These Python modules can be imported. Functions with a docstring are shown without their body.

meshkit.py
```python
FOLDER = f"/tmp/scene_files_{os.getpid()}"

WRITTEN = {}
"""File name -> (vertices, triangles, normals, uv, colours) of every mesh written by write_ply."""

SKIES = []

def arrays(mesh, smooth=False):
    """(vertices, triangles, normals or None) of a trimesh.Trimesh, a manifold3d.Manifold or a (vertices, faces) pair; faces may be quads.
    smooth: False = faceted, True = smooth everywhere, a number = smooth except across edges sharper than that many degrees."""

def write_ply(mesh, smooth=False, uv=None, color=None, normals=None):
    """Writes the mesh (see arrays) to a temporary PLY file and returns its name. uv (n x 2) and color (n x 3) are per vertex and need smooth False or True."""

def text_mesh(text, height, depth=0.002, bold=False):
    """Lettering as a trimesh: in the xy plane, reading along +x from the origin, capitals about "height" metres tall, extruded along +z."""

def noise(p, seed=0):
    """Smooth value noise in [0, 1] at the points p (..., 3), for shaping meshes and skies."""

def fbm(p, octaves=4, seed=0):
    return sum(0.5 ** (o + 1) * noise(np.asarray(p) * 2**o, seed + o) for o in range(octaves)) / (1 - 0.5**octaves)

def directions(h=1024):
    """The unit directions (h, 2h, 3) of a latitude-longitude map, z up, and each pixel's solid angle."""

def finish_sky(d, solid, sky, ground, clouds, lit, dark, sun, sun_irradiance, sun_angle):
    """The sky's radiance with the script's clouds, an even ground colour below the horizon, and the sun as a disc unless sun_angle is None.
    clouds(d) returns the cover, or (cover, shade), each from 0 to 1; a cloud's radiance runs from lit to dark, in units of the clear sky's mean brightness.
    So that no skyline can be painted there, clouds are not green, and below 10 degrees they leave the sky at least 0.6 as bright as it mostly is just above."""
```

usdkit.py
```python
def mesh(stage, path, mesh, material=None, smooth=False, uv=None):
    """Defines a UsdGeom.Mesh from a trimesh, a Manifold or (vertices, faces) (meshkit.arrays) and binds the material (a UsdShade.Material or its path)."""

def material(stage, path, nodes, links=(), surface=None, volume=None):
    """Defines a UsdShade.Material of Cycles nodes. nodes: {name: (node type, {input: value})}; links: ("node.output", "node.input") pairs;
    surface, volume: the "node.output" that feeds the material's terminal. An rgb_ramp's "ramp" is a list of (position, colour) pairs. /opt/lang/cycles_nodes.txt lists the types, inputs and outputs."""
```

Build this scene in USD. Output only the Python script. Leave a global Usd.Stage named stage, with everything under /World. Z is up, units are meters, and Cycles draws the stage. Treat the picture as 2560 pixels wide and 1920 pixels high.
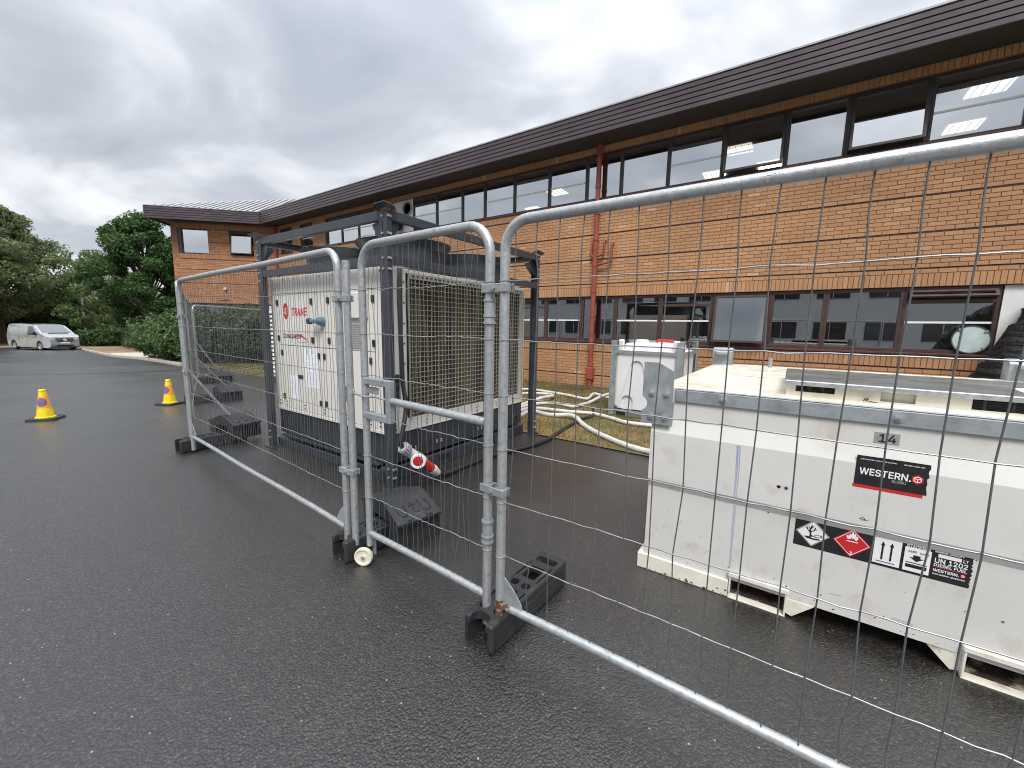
import math, random
import numpy as np, trimesh, manifold3d as mf
from shapely.geometry import Polygon, Point, box as sbox
from shapely.ops import unary_union
from shapely import affinity
import usdkit, meshkit
from pxr import Usd, UsdGeom, UsdLux, UsdShade, Gf, Sdf, Vt

stage = Usd.Stage.CreateInMemory()
UsdGeom.SetStageUpAxis(stage, 'Z'); UsdGeom.SetStageMetersPerUnit(stage, 1.0)
UsdGeom.Xform.Define(stage, '/World'); UsdGeom.Scope.Define(stage, '/World/Looks')
rng = np.random.default_rng(7); random.seed(7)

# ------------------------------------------------------------------ camera
cam = UsdGeom.Camera.Define(stage, '/World/camera')
R_ = (0.56706983, -0.82346548, 0.01834146); U_ = (0.10430399, 0.09388081, 0.99010458); F_ = (0.81703885, 0.55954535, -0.1391277)
cam.AddTransformOp().Set(Gf.Matrix4d(*R_, 0, *U_, 0, *[-c for c in F_], 0, 0, 0, 1.5, 1))
cam.CreateHorizontalApertureAttr(36.0); cam.CreateVerticalApertureAttr(27.0)
cam.CreateFocalLengthAttr(14.229); cam.CreateClippingRangeAttr((0.05, 5000.0))
cam.CreateExposureAttr(1.08)
# ------------------------------------------------------------------ sky and sun (overcast)
SUN = np.array([-0.50, -0.30, 0.81]); SUN /= np.linalg.norm(SUN)
ELEV, ROT = math.asin(SUN[2]), math.atan2(SUN[0], SUN[1])
dome = UsdLux.DomeLight.Define(stage, '/World/sky')
skym = usdkit.material(stage, '/World/Looks/sky_overcast', {
    'tc': ('texture_coordinate', {}),
    'sky': ('sky_texture', {'sky_type': 'single_scattering', 'sun_disc': False, 'sun_elevation': ELEV, 'sun_rotation': ROT}),
    'sep': ('separate_xyz', {}),
    'zc': ('math', {'math_type': 'maximum', 'value2': 0.0}),
    'za': ('math', {'math_type': 'add', 'value2': 0.28}),
    'dx': ('math', {'math_type': 'divide'}), 'dy': ('math', {'math_type': 'divide'}),
    'comb': ('combine_xyz', {'z': 3.7}),
    'map': ('mapping', {'rotation': (0, 0, 0.95), 'scale': (1.0, 0.78, 1.0), 'location': (0.9, 0.35, 0)}),
    'n1': ('noise_texture', {'scale': 2.3, 'detail': 4.5, 'roughness': 0.50, 'distortion': 0.45}),
    'n2': ('noise_texture', {'scale': 0.62, 'detail': 2.0, 'roughness': 0.5}),
    'mx': ('mix_float', {'fac': 0.28}),
    'ramp': ('rgb_ramp', {'ramp': [(0.32, (4.7, 5.15, 5.95)), (0.43, (5.8, 6.25, 7.05)), (0.50, (6.9, 7.3, 8.05)), (0.56, (8.8, 9.1, 9.7)), (0.64, (11.2, 11.4, 11.7))]}),
    'mix': ('mix', {'fac': 0.92}),
    'z3': ('math', {'math_type': 'power', 'value2': 4.0}), 'zs': ('math', {'math_type': 'multiply', 'value2': 1.25}), 'c0': ('math', {'math_type': 'multiply_add', 'value2': 0.10, 'value3': 0.50}), 'zenith_boost': ('math', {'math_type': 'add'}),  # sky raised steeply near the unseen zenith to light walls and tank
    'mul': ('mix', {'mix_type': 'multiply', 'fac': 1.0}), 'cc': ('combine_color', {'color_type': 'rgb'}),
    'bg': ('background_shader', {'strength': 0.085}),
}, [('tc.generated', 'sep.vector'), ('sep.z', 'zc.value1'), ('zc.value', 'za.value1'),
    ('sep.x', 'dx.value1'), ('za.value', 'dx.value2'), ('sep.y', 'dy.value1'), ('za.value', 'dy.value2'),
    ('dx.value', 'comb.x'), ('dy.value', 'comb.y'), ('comb.vector', 'map.vector'),
    ('map.vector', 'n1.vector'), ('comb.vector', 'n2.vector'), ('n1.fac', 'mx.a'), ('n2.fac', 'mx.b'),
    ('mx.result', 'ramp.fac'), ('sky.color', 'mix.color1'), ('ramp.color', 'mix.color2'), ('zc.value', 'z3.value1'), ('zc.value', 'c0.value1'), ('z3.value', 'zs.value1'), ('zs.value', 'zenith_boost.value1'), ('c0.value', 'zenith_boost.value2'), ('zenith_boost.value', 'cc.r'), ('zenith_boost.value', 'cc.g'), ('zenith_boost.value', 'cc.b'),
    ('mix.color', 'mul.color1'), ('cc.color', 'mul.color2'), ('mul.color', 'bg.color')], surface='bg.background')
UsdShade.MaterialBindingAPI.Apply(dome.GetPrim()).Bind(skym)
dome.GetPrim().SetCustomDataByKey('kind', 'structure')
sun = UsdLux.DistantLight.Define(stage, '/World/sun')
sun.CreateIntensityAttr(0.40); sun.CreateAngleAttr(22.0); sun.CreateNormalizeAttr(True); sun.CreateColorAttr(Gf.Vec3f(1.0, 0.97, 0.93))
_z = SUN; _x = np.cross([0, 1.0, 0], _z); _x /= np.linalg.norm(_x); _y = np.cross(_z, _x)
sun.AddTransformOp().Set(Gf.Matrix4d(*_x, 0, *_y, 0, *_z, 0, 0, 0, 0, 1))

# ------------------------------------------------------------------ geometry helpers
def V(*a): return np.array(a, float)
def unit(a): a = np.asarray(a, float); return a / (np.linalg.norm(a) + 1e-12)
_S = np.array([(x, y, z) for x in (-1, 1) for y in (-1, 1) for z in (-1, 1)], float)
def _chtop():
    pts = []
    for s in _S:
        for k in range(3):
            p = s * 0.8; p[k] = s[k]; pts.append(p)
    h = trimesh.convex.convex_hull(np.array(pts))
    from scipy.spatial import cKDTree
    idx = cKDTree(np.array(pts)).query(h.vertices)[1]
    return np.repeat(_S, 3, 0), np.tile(np.eye(3), (8, 1)), idx[h.faces]
CH_S, CH_K, CH_F = _chtop()
BX_F = np.array([(0,1,3),(0,3,2),(4,6,7),(4,7,5),(0,4,5),(0,5,1),(2,3,7),(2,7,6),(0,2,6),(0,6,4),(1,5,7),(1,7,3)])
def frame(o, u, v):
    u, v = unit(u), unit(v); m = np.eye(4); m[:3, 0], m[:3, 1], m[:3, 2], m[:3, 3] = u, v, np.cross(u, v), o
    return m
def rotz(a, o=(0, 0, 0)): return frame(o, (math.cos(a), math.sin(a), 0), (-math.sin(a), math.cos(a), 0))
class MB:
    def __init__(s): s.v, s.f, s.n, s.t = [], [], 0, []
    def add(s, v, f, m=None, tone=None):
        v = np.asarray(v, float)
        if m is not None: v = v @ m[:3, :3].T + m[:3, 3]
        s.v.append(v); s.f.append(np.asarray(f, int) + s.n); s.n += len(v)
        s.t.append(np.full(len(v), 0.5 if tone is None else tone)); return s
    def mesh(s, t, m=None): return s.add(t.vertices, t.faces, m)
    def mani(s, man, m=None):
        q = man.to_mesh(); return s.add(q.vert_properties[:, :3], q.tri_verts, m)
    def bx(s, x0, x1, y0, y1, z0, z1, ch=0.0, m=None, tone=None):
        c = V((x0 + x1) / 2, (y0 + y1) / 2, (z0 + z1) / 2); h = V(abs(x1 - x0), abs(y1 - y0), abs(z1 - z0)) / 2
        if ch <= 0: return s.add(c + _S * h, BX_F, m, tone)
        ch = min(ch, 0.45 * h.min() * 2)
        return s.add(c + CH_S * (h - ch) + CH_S * CH_K * ch, CH_F, m, tone)
    def tube(s, pts, r, n=8, cap=True, m=None):
        p = np.asarray(pts, float); k = len(p); r = np.broadcast_to(r, (k,))
        t = np.gradient(p, axis=0); t /= np.linalg.norm(t, axis=1, keepdims=True) + 1e-12
        a = np.cross(t[0], (0, 0, 1.0) if abs(t[0][2]) < 0.9 else (1.0, 0, 0)); a = unit(a)
        ang = np.arange(n) * 2 * np.pi / n; rows = []
        for i in range(k):
            a = unit(a - t[i] * (a @ t[i])); b = np.cross(t[i], a)
            rows.append(p[i] + r[i] * (np.cos(ang)[:, None] * a + np.sin(ang)[:, None] * b))
        v = np.vstack(rows); i, j = np.meshgrid(np.arange(k - 1), np.arange(n), indexing='ij')
        q = np.stack([i*n + j, i*n + (j+1) % n, (i+1)*n + (j+1) % n, (i+1)*n + j], -1).reshape(-1, 4)
        f = [q[:, [0, 1, 2]], q[:, [0, 2, 3]]]
        if cap:
            v = np.vstack([v, p[:1], p[-1:]]); c0, c1 = k*n, k*n + 1; jj = np.arange(n)
            f += [np.stack([np.full(n, c0), (jj+1) % n, jj], 1), np.stack([np.full(n, c1), (k-1)*n + jj, (k-1)*n + (jj+1) % n], 1)]
        return s.add(v, np.vstack(f), m)
    def cyl(s, p0, p1, r, n=16, r2=None, m=None):
        p0, p1 = V(*p0), V(*p1); return s.tube([p0, p1], [r, r if r2 is None else r2], n, True, m)
    def lathe(s, prof, n=24, m=None):
        prof = np.asarray(prof, float); ang = np.arange(n) * 2 * np.pi / n; k = len(prof)
        v = np.stack([prof[:, 0, None] * np.cos(ang), prof[:, 0, None] * np.sin(ang), np.broadcast_to(prof[:, 1, None], (k, n))], -1).reshape(-1, 3)
        i, j = np.meshgrid(np.arange(k - 1), np.arange(n), indexing='ij')
        q = np.stack([i*n + j, i*n + (j+1) % n, (i+1)*n + (j+1) % n, (i+1)*n + j], -1).reshape(-1, 4)
        return s.add(v, np.vstack([q[:, [0, 1, 2]], q[:, [0, 2, 3]]]), m)
    def prism(s, poly, d, m=None):
        for g in getattr(poly, 'geoms', [poly]):
            if g.is_empty or g.geom_type != 'Polygon': continue
            t = trimesh.creation.extrude_polygon(g, d, engine='earcut'); s.add(t.vertices, t.faces, m)
        return s
    def text(s, txt, h, m, bold=True, d=0.0008, sx=1.0, center=False, shear=0.0):
        t = meshkit.text_mesh(txt, h, d, bold); v = np.array(t.vertices); v[:, 0] = v[:, 0] * sx + shear * v[:, 1]
        if center: v[:, 0] -= (v[:, 0].min() + v[:, 0].max()) / 2
        return s.add(v, t.faces, m)
    def out(s):
        return np.vstack(s.v), np.vstack(s.f), np.concatenate(s.t)
def text_w(txt, h, bold=True):
    t = meshkit.text_mesh(txt, h, 0.001, bold); return t.bounds[1][0]
def arc(c, r, a0, a1, n=8):
    a = np.radians(np.linspace(a0, a1, n)); return [(c[0] + r*math.cos(t), c[1] + r*math.sin(t)) for t in a]
def smoothpath(pts, n=8):
    p = np.asarray(pts, float); p = np.vstack([2*p[0]-p[1], p, 2*p[-1]-p[-2]]); o = []
    for i in range(1, len(p) - 2):
        for t in np.linspace(0, 1, n, endpoint=False):
            a, b, c, d = p[i-1], p[i], p[i+1], p[i+2]
            o.append(0.5*((2*b) + (c-a)*t + (2*a-5*b+4*c-d)*t*t + (3*b-a-3*c+d)*t**3))
    o.append(p[-2]); return np.array(o)

# ------------------------------------------------------------------ scene helpers
names, origin, thing_of = {}, {}, {}
def numbered(parent, name):
    k = names.setdefault((parent, name), 0); names[(parent, name)] += 1
    return name if k == 0 else f'{name}_{k:03d}'
def setd(prim, **kw):
    for k, v in kw.items():
        if v: prim.SetCustomDataByKey(k, v)
def thing(name, label, cat, loc=(0, 0, 0), rz=0.0, group=None):
    path = '/World/' + numbered('/World', name); x = UsdGeom.Xform.Define(stage, path)
    x.AddTranslateOp().Set(Gf.Vec3d(*map(float, loc)))
    if rz: x.AddRotateZOp().Set(math.degrees(rz))
    setd(x.GetPrim(), label=label, category=cat, group=group); origin[path] = V(*loc) if not rz else V(0, 0, 0)
    return path
def obj(name, parent, mb, mat, smooth=False, label=None, kind=None, cat=None, group=None, world=True, tone=False):
    parent = parent or '/World'; path = parent + '/' + numbered(parent, name)
    root = '/'.join(parent.split('/')[:3]); v, f, t = mb.out() if isinstance(mb, MB) else mb
    if world and root in origin: v = v - origin[root]
    if parent == '/World': origin[path] = V(0, 0, 0)
    if tone:
        m = usdkit.mesh(stage, path, (v, f), mat, smooth=False)
        UsdGeom.PrimvarsAPI(m).CreatePrimvar('tone', Sdf.ValueTypeNames.FloatArray, 'vertex').Set(Vt.FloatArray.FromNumpy(t.astype(np.float32)))
    else:
        m = usdkit.mesh(stage, path, (v, f), mat, smooth=smooth)
    m.CreateDoubleSidedAttr(True)
    setd(m.GetPrim(), label=label, kind=kind, category=cat, group=group)
    return path
def dup(src, loc, rz, label, group=None, cat=None):
    was = stage.GetPrimAtPath(src).GetCustomData()
    path = '/World/' + numbered('/World', src.rsplit('/', 1)[1].rstrip('0123456789').rstrip('_') if src[-3:].isdigit() else src.rsplit('/', 1)[1])
    x = UsdGeom.Xform.Define(stage, path); x.GetPrim().GetReferences().AddInternalReference(src)
    x.ClearXformOpOrder(); x.AddTranslateOp().Set(Gf.Vec3d(*map(float, loc))); x.AddRotateZOp().Set(math.degrees(rz))
    x.GetPrim().SetInstanceable(True); setd(x.GetPrim(), label=label, category=cat or was['category'], group=group or was.get('group'))
    return path

# ------------------------------------------------------------------ materials
MAT = {}
def lin(c): return tuple(((x/255)/12.92 if x/255 <= 0.04045 else ((x/255 + 0.055)/1.055)**2.4) for x in c)
def pm(name, col, rough=0.5, metal=0.0, var=0.15, vs=5.0, bump=0.0, bs=80.0, rv=0.1, coat=0.0, stain=None, ss=3.0, smin=0.58, smax=0.7, spec=0.5, bd=0.004):
    c = np.array(col, float)
    N = {'g': ('geometry', {}), 'n': ('noise_texture', {'scale': vs, 'detail': 5.0, 'roughness': 0.6}),
         'r': ('rgb_ramp', {'ramp': [(0.3, tuple(np.clip(c*(1-var), 0, 1))), (0.7, tuple(np.clip(c*(1+var), 0, 1)))]}),
         'rr': ('map_range', {'from_min': 0.3, 'from_max': 0.7, 'to_min': max(rough-rv, 0.03), 'to_max': min(rough+rv, 1.0), 'clamp': True}),
         'p': ('principled_bsdf', {'metallic': metal, 'coat_weight': coat, 'specular_ior_level': spec})}
    L = [('g.position', 'n.vector'), ('n.fac', 'r.fac'), ('n.fac', 'rr.value'), ('rr.result', 'p.roughness')]
    src = 'r.color'
    if stain is not None:
        N['n3'] = ('noise_texture', {'scale': ss, 'detail': 6.0, 'roughness': 0.65}); N['r3'] = ('rgb_ramp', {'ramp': [(smin, (0, 0, 0)), (smax, (1, 1, 1))]})
        N['mx'] = ('mix', {'color2': tuple(stain)}); N['b3'] = ('rgb_to_bw', {})
        L += [('g.position', 'n3.vector'), ('n3.fac', 'r3.fac'), ('r3.color', 'b3.color'), ('b3.val', 'mx.fac'), (src, 'mx.color1')]; src = 'mx.color'
    L.append((src, 'p.base_color'))
    if bump:
        N['n2'] = ('noise_texture', {'scale': bs, 'detail': 3.0, 'roughness': 0.6}); N['b'] = ('bump', {'strength': bump, 'distance': bd})
        L += [('g.position', 'n2.vector'), ('n2.fac', 'b.height'), ('b.normal', 'p.normal')]
    MAT[name] = usdkit.material(stage, '/World/Looks/' + name, N, L, surface='p.BSDF'); return MAT[name]
galv = pm('galvanised', (0.40, 0.415, 0.42), 0.42, 0.55, 0.14, 45, 0.25, 160, 0.10, stain=(0.15, 0.145, 0.13), ss=26, smin=0.58, smax=0.80)
galv_d = pm('galvanised_dull', (0.30, 0.32, 0.33), 0.55, 0.4, 0.22, 12, 0.15, 90, stain=(0.14, 0.15, 0.15), ss=6, smin=0.56, smax=0.76)
wirem = pm('wire', (0.12, 0.124, 0.128), 0.45, 0.35, 0.25, 30); wireh = pm('wire_wet_glint', (0.32, 0.33, 0.33), 0.35, 0.55, 0.25, 30)  # horizontal wires paler: their wet highlights are put into the colour
rust = pm('rust', (0.105, 0.036, 0.017), 0.85, 0.0, 0.5, 90, 0.5, 200, stain=(0.22, 0.22, 0.21), ss=55, smin=0.50, smax=0.60)
rubber = pm('black_rubber', (0.020, 0.021, 0.0225), 0.55, 0.0, 0.3, 14, 0.35, 120, stain=(0.08, 0.075, 0.065), ss=10, smin=0.55, smax=0.8)
plast_b = pm('black_plastic', (0.014, 0.015, 0.017), 0.45)
steel = pm('dark_steel', (0.036, 0.041, 0.050), 0.42, 0.0, 0.18, 8, 0.1, 60)
skirtm = pm('charcoal_paint', (0.030, 0.034, 0.042), 0.38, 0.0, 0.15, 5, 0.06, 40)
cream = pm('cream_panel', (0.66, 0.635, 0.585), 0.40, 0.0, 0.035, 2, 0.05, 30)
white_p = pm('white_panel', (0.74, 0.73, 0.72), 0.5, 0.0, 0.05, 3)
tankw = pm('tank_paint', (0.61, 0.60, 0.57), 0.42, 0.0, 0.05, 3, 0.2, 160, stain=(0.46, 0.38, 0.27), ss=5.5, smin=0.56, smax=0.84, bd=0.002)
tanktop = pm('tank_lid_paint', (0.74, 0.70, 0.60), 0.28, 0.0, 0.08, 4, 0.1, 60, stain=(0.42, 0.31, 0.16), ss=3.2, smin=0.50, smax=0.85)
tankdirt = pm('tank_base_paint', (0.70, 0.665, 0.57), 0.5, 0.0, 0.1, 9, 0.2, 80, stain=(0.20, 0.10, 0.045), ss=7, smin=0.58, smax=0.80)
lidgrey = pm('lid_grey', (0.115, 0.13, 0.132), 0.32, 0.1, 0.2, 5, 0.1, 80, stain=(0.22, 0.23, 0.22), ss=4)
red = pm('red', (0.52, 0.018, 0.024), 0.4, 0, 0.06, 10)
white = pm('white_print', (0.78, 0.78, 0.77), 0.5, 0, 0.03, 8)
blackp = pm('black_print', (0.012, 0.012, 0.014), 0.42, 0, 0.2, 20)
greyp = pm('grey_print', (0.30, 0.30, 0.30), 0.5)
bluep = pm('blue_marks', (0.05, 0.09, 0.30), 0.5, 0, 0.4, 40)
paper = pm('paper', (0.78, 0.79, 0.83), 0.6, 0, 0.03, 12)
inkm = pm('faded_print', (0.42, 0.43, 0.50), 0.6, 0, 0.2, 60)
teal = pm('handle_teal', (0.09, 0.17, 0.21), 0.35)
coil = None
hosew = pm('hose_white', (0.50, 0.487, 0.462), 0.55, 0, 0.12, 12, 0.3, 90, stain=(0.30, 0.26, 0.20), ss=8)
cablem = pm('black_cable', (0.013, 0.013, 0.014), 0.5)
ibcw = pm('polythene_white', (0.70, 0.695, 0.71), 0.48, 0, 0.05, 3, 0.06, 30, stain=(0.5, 0.48, 0.46), ss=4, smin=0.6, smax=0.85)
yellow = pm('cone_yellow', (0.78, 0.56, 0.015), 0.45, 0, 0.12, 18)
orangep = pm('cone_orange', (0.76, 0.33, 0.06), 0.45, 0, 0.1, 30)
bluec = pm('cone_blue', (0.07, 0.16, 0.33), 0.45)
redc = pm('cone_red', (0.42, 0.05, 0.07), 0.45)
frame_m = pm('window_frame_brown', (0.060, 0.034, 0.030), 0.42, 0, 0.12, 5)
frame_u = pm('window_frame_dark', (0.042, 0.032, 0.030), 0.42, 0, 0.12, 5)
sillm = pm('sill_brown', (0.10, 0.042, 0.035), 0.38, 0, 0.15, 6)
fascia_m = pm('fascia_brown', (0.070, 0.052, 0.058), 0.38, 0, 0.10, 1.2, 0.03, 20)
soffit_m = pm('soffit', (0.045, 0.042, 0.046), 0.7)
roof_m = pm('roof_sheet', (0.075, 0.062, 0.062), 0.4, 0, 0.15, 2)
seam_m = pm('roof_seam', (0.42, 0.42, 0.43), 0.32, 0.3, 0.1, 3)  # paler than the sheet: sky glare on the ridges put into the colour
pipe_m = pm('downpipe_red', (0.27, 0.062, 0.038), 0.42, 0, 0.15, 8, 0.15, 40)
mortar = pm('mortar', (0.24, 0.130, 0.074), 0.9, 0, 0.25, 10)
recess_shade_m = pm('recess_shade', (0.035, 0.018, 0.014), 0.8)  # dark colour painting the shadow line of each brick recess
plaster = pm('interior_paint', (0.55, 0.56, 0.56), 0.8, 0, 0.05, 1)
ceilm = pm('ceiling_tile', (0.62, 0.62, 0.60), 0.9, 0, 0.05, 1)
blind = pm('roller_blind', (0.33, 0.37, 0.42), 0.8, 0, 0.05, 2)
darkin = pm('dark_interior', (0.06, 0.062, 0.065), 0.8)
carpet = pm('carpet', (0.08, 0.085, 0.10), 0.95)
duct_m = pm('black_duct', (0.012, 0.012, 0.014), 0.55, 0, 0.3, 8, 0.8, 26, bd=0.03, spec=0.35)
bark = pm('bark', (0.075, 0.06, 0.048), 0.9, 0, 0.3, 8, 0.6, 30)
lampm = pm('lamp_post_grey', (0.33, 0.34, 0.35), 0.45, 0.4)
silver = pm('van_silver', (0.50, 0.51, 0.52), 0.28, 0.55, 0.03, 2, coat=0.6)
tyre = pm('tyre', (0.015, 0.015, 0.016), 0.8)
alloy = pm('wheel_alloy', (0.35, 0.36, 0.37), 0.35, 0.6)
carglass = pm('car_glass', (0.018, 0.02, 0.022), 0.06, 0, 0.1, 1, spec=0.8, rv=0.02)
screen_m = pm('windscreen', (0.16, 0.18, 0.20), 0.08, 0, 0.1, 1, spec=1.0, rv=0.03)
lens_m = pm('headlamp', (0.45, 0.47, 0.50), 0.15, 0.2)
kerbm = pm('kerb_concrete', (0.40, 0.37, 0.32), 0.85, 0, 0.2, 3, 0.2, 40)
pathm = pm('concrete_path', (0.44, 0.40, 0.34), 0.8, 0, 0.15, 2, 0.2, 40)
vergem = pm('dry_verge', (0.24, 0.165, 0.105), 0.95, 0, 0.35, 1.4, 0.5, 20)
ironm = pm('cast_iron', (0.055, 0.042, 0.035), 0.7, 0, 0.3, 20, 0.5, 60)
lawn_m = pm('lawn_soil', (0.20, 0.135, 0.055), 0.95, 0, 0.5, 1.6, 0.6, 60, stain=(0.085, 0.10, 0.028), ss=1.1, smin=0.46, smax=0.60)
MAT['coil'] = coil = usdkit.material(stage, '/World/Looks/coil_fins', {
    'g': ('geometry', {}), 'w': ('mapping', {'scale': (1.0, 1.0, 0.06)}), 'n': ('noise_texture', {'scale': 7.0, 'detail': 4.0, 'roughness': 0.7}),
    'r': ('rgb_ramp', {'ramp': [(0.35, (0.016, 0.015, 0.010)), (0.5, (0.045, 0.040, 0.019)), (0.66, (0.105, 0.092, 0.040))]}),
    'p': ('principled_bsdf', {'roughness': 0.6, 'metallic': 0.2})},
    [('g.position', 'w.vector'), ('w.vector', 'n.vector'), ('n.fac', 'r.fac'), ('r.color', 'p.base_color')], surface='p.BSDF')
def brickmat(name, hue=(1, 1, 1)):
    h = np.array(hue)
    cs = [(0.0, (0.36, 0.185, 0.092)), (0.35, (0.445, 0.238, 0.118)), (0.7, (0.485, 0.264, 0.133)), (0.88, (0.52, 0.288, 0.152)), (1.0, (0.60, 0.36, 0.235))]
    return usdkit.material(stage, '/World/Looks/' + name, {
        'a': ('attribute', {'attribute': 'tone'}), 'r': ('rgb_ramp', {'ramp': [(p, tuple(np.array(c)*h)) for p, c in cs]}),
        'g': ('geometry', {}), 'n': ('noise_texture', {'scale': 55.0, 'detail': 4.0, 'roughness': 0.7}), 'nl': ('noise_texture', {'scale': 0.55, 'detail': 3.0}),
        'rr': ('rgb_ramp', {'ramp': [(0.3, (0.72, 0.72, 0.72)), (0.7, (1.15, 1.15, 1.15))]}), 'rl': ('rgb_ramp', {'ramp': [(0.35, (0.86, 0.85, 0.86)), (0.65, (1.08, 1.08, 1.06))]}),
        'm': ('mix', {'mix_type': 'multiply', 'fac': 1.0}), 'm2': ('mix', {'mix_type': 'multiply', 'fac': 1.0}), 'b': ('bump', {'strength': 0.4, 'distance': 0.003}), 'p': ('principled_bsdf', {'roughness': 0.85})},
        [('a.fac', 'r.fac'), ('g.position', 'n.vector'), ('g.position', 'nl.vector'), ('n.fac', 'rr.fac'), ('nl.fac', 'rl.fac'), ('r.color', 'm.color1'), ('rr.color', 'm.color2'),
         ('m.color', 'm2.color1'), ('rl.color', 'm2.color2'), ('m2.color', 'p.base_color'), ('n.fac', 'b.height'), ('b.normal', 'p.normal')], surface='p.BSDF')
brick_m = brickmat('brick'); brick_w = brickmat('brick_wing', (0.93, 0.84, 0.84))
def leafmat(name, c0, c1, c2, tr=0.35):
    MAT[name] = usdkit.material(stage, '/World/Looks/' + name, {
        'g': ('geometry', {}), 'r': ('rgb_ramp', {'ramp': [(0, c0), (0.55, c1), (1, c2)]}), 'p': ('principled_bsdf', {'roughness': 0.45, 'specular_ior_level': 0.4}),
        't': ('translucent_bsdf', {}), 'm': ('mix_closure', {'fac': tr})},
        [('g.random_per_island', 'r.fac'), ('r.color', 'p.base_color'), ('r.color', 't.color'), ('p.BSDF', 'm.closure1'), ('t.BSDF', 'm.closure2')], surface='m.closure')
    return MAT[name]
leaf_dark = leafmat('leaf_dark', (0.0442, 0.0938, 0.0209), (0.0884, 0.1759, 0.0329), (0.1795, 0.2933, 0.0479))
leaf_mid = leafmat('leaf_mid', (0.1271, 0.1663, 0.0633), (0.2392, 0.3024, 0.1092), (0.4037, 0.45, 0.1725))
leaf_pale = leafmat('leaf_pale', (0.0935, 0.1445, 0.0425), (0.153, 0.221, 0.0646), (0.238, 0.306, 0.0935))
leaf_laurel = leafmat('leaf_laurel', (0.0606, 0.1134, 0.0286), (0.1252, 0.2174, 0.0463), (0.2623, 0.3591, 0.0802), 0.25)
leaf_hedge = leafmat('leaf_hedge', (0.0624, 0.1031, 0.0396), (0.117, 0.1725, 0.0612), (0.2242, 0.2719, 0.108), 0.25)
grass_mat = leafmat('grass_blades', (0.19, 0.13, 0.045), (0.15, 0.13, 0.042), (0.085, 0.11, 0.028), 0.3)
grass_grn = leafmat('grass_green', (0.06, 0.085, 0.02), (0.09, 0.115, 0.03), (0.15, 0.14, 0.045), 0.3)
def glassmat(name, ior, tint, rough=0.0):
    MAT[name] = usdkit.material(stage, '/World/Looks/' + name, {'f': ('fresnel', {'IOR': ior}), 't': ('transparent_bsdf', {'color': tint}), 'g': ('glossy_bsdf', {'color': (0.97, 0.99, 1.0), 'roughness': rough}),
        'm': ('mix_closure', {})}, [('f.fac', 'm.fac'), ('t.BSDF', 'm.closure1'), ('g.BSDF', 'm.closure2')], surface='m.closure'); return MAT[name]
pane_u = glassmat('pane_upper', 10.0, (0.82, 0.85, 0.87)); pane_l = glassmat('pane_lower', 3.2, (0.78, 0.81, 0.81))
glowm = usdkit.material(stage, '/World/Looks/office_light', {'e': ('emission', {'color': (1.0, 0.88, 0.66), 'strength': 1.3})}, [], surface='e.emission')
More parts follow.
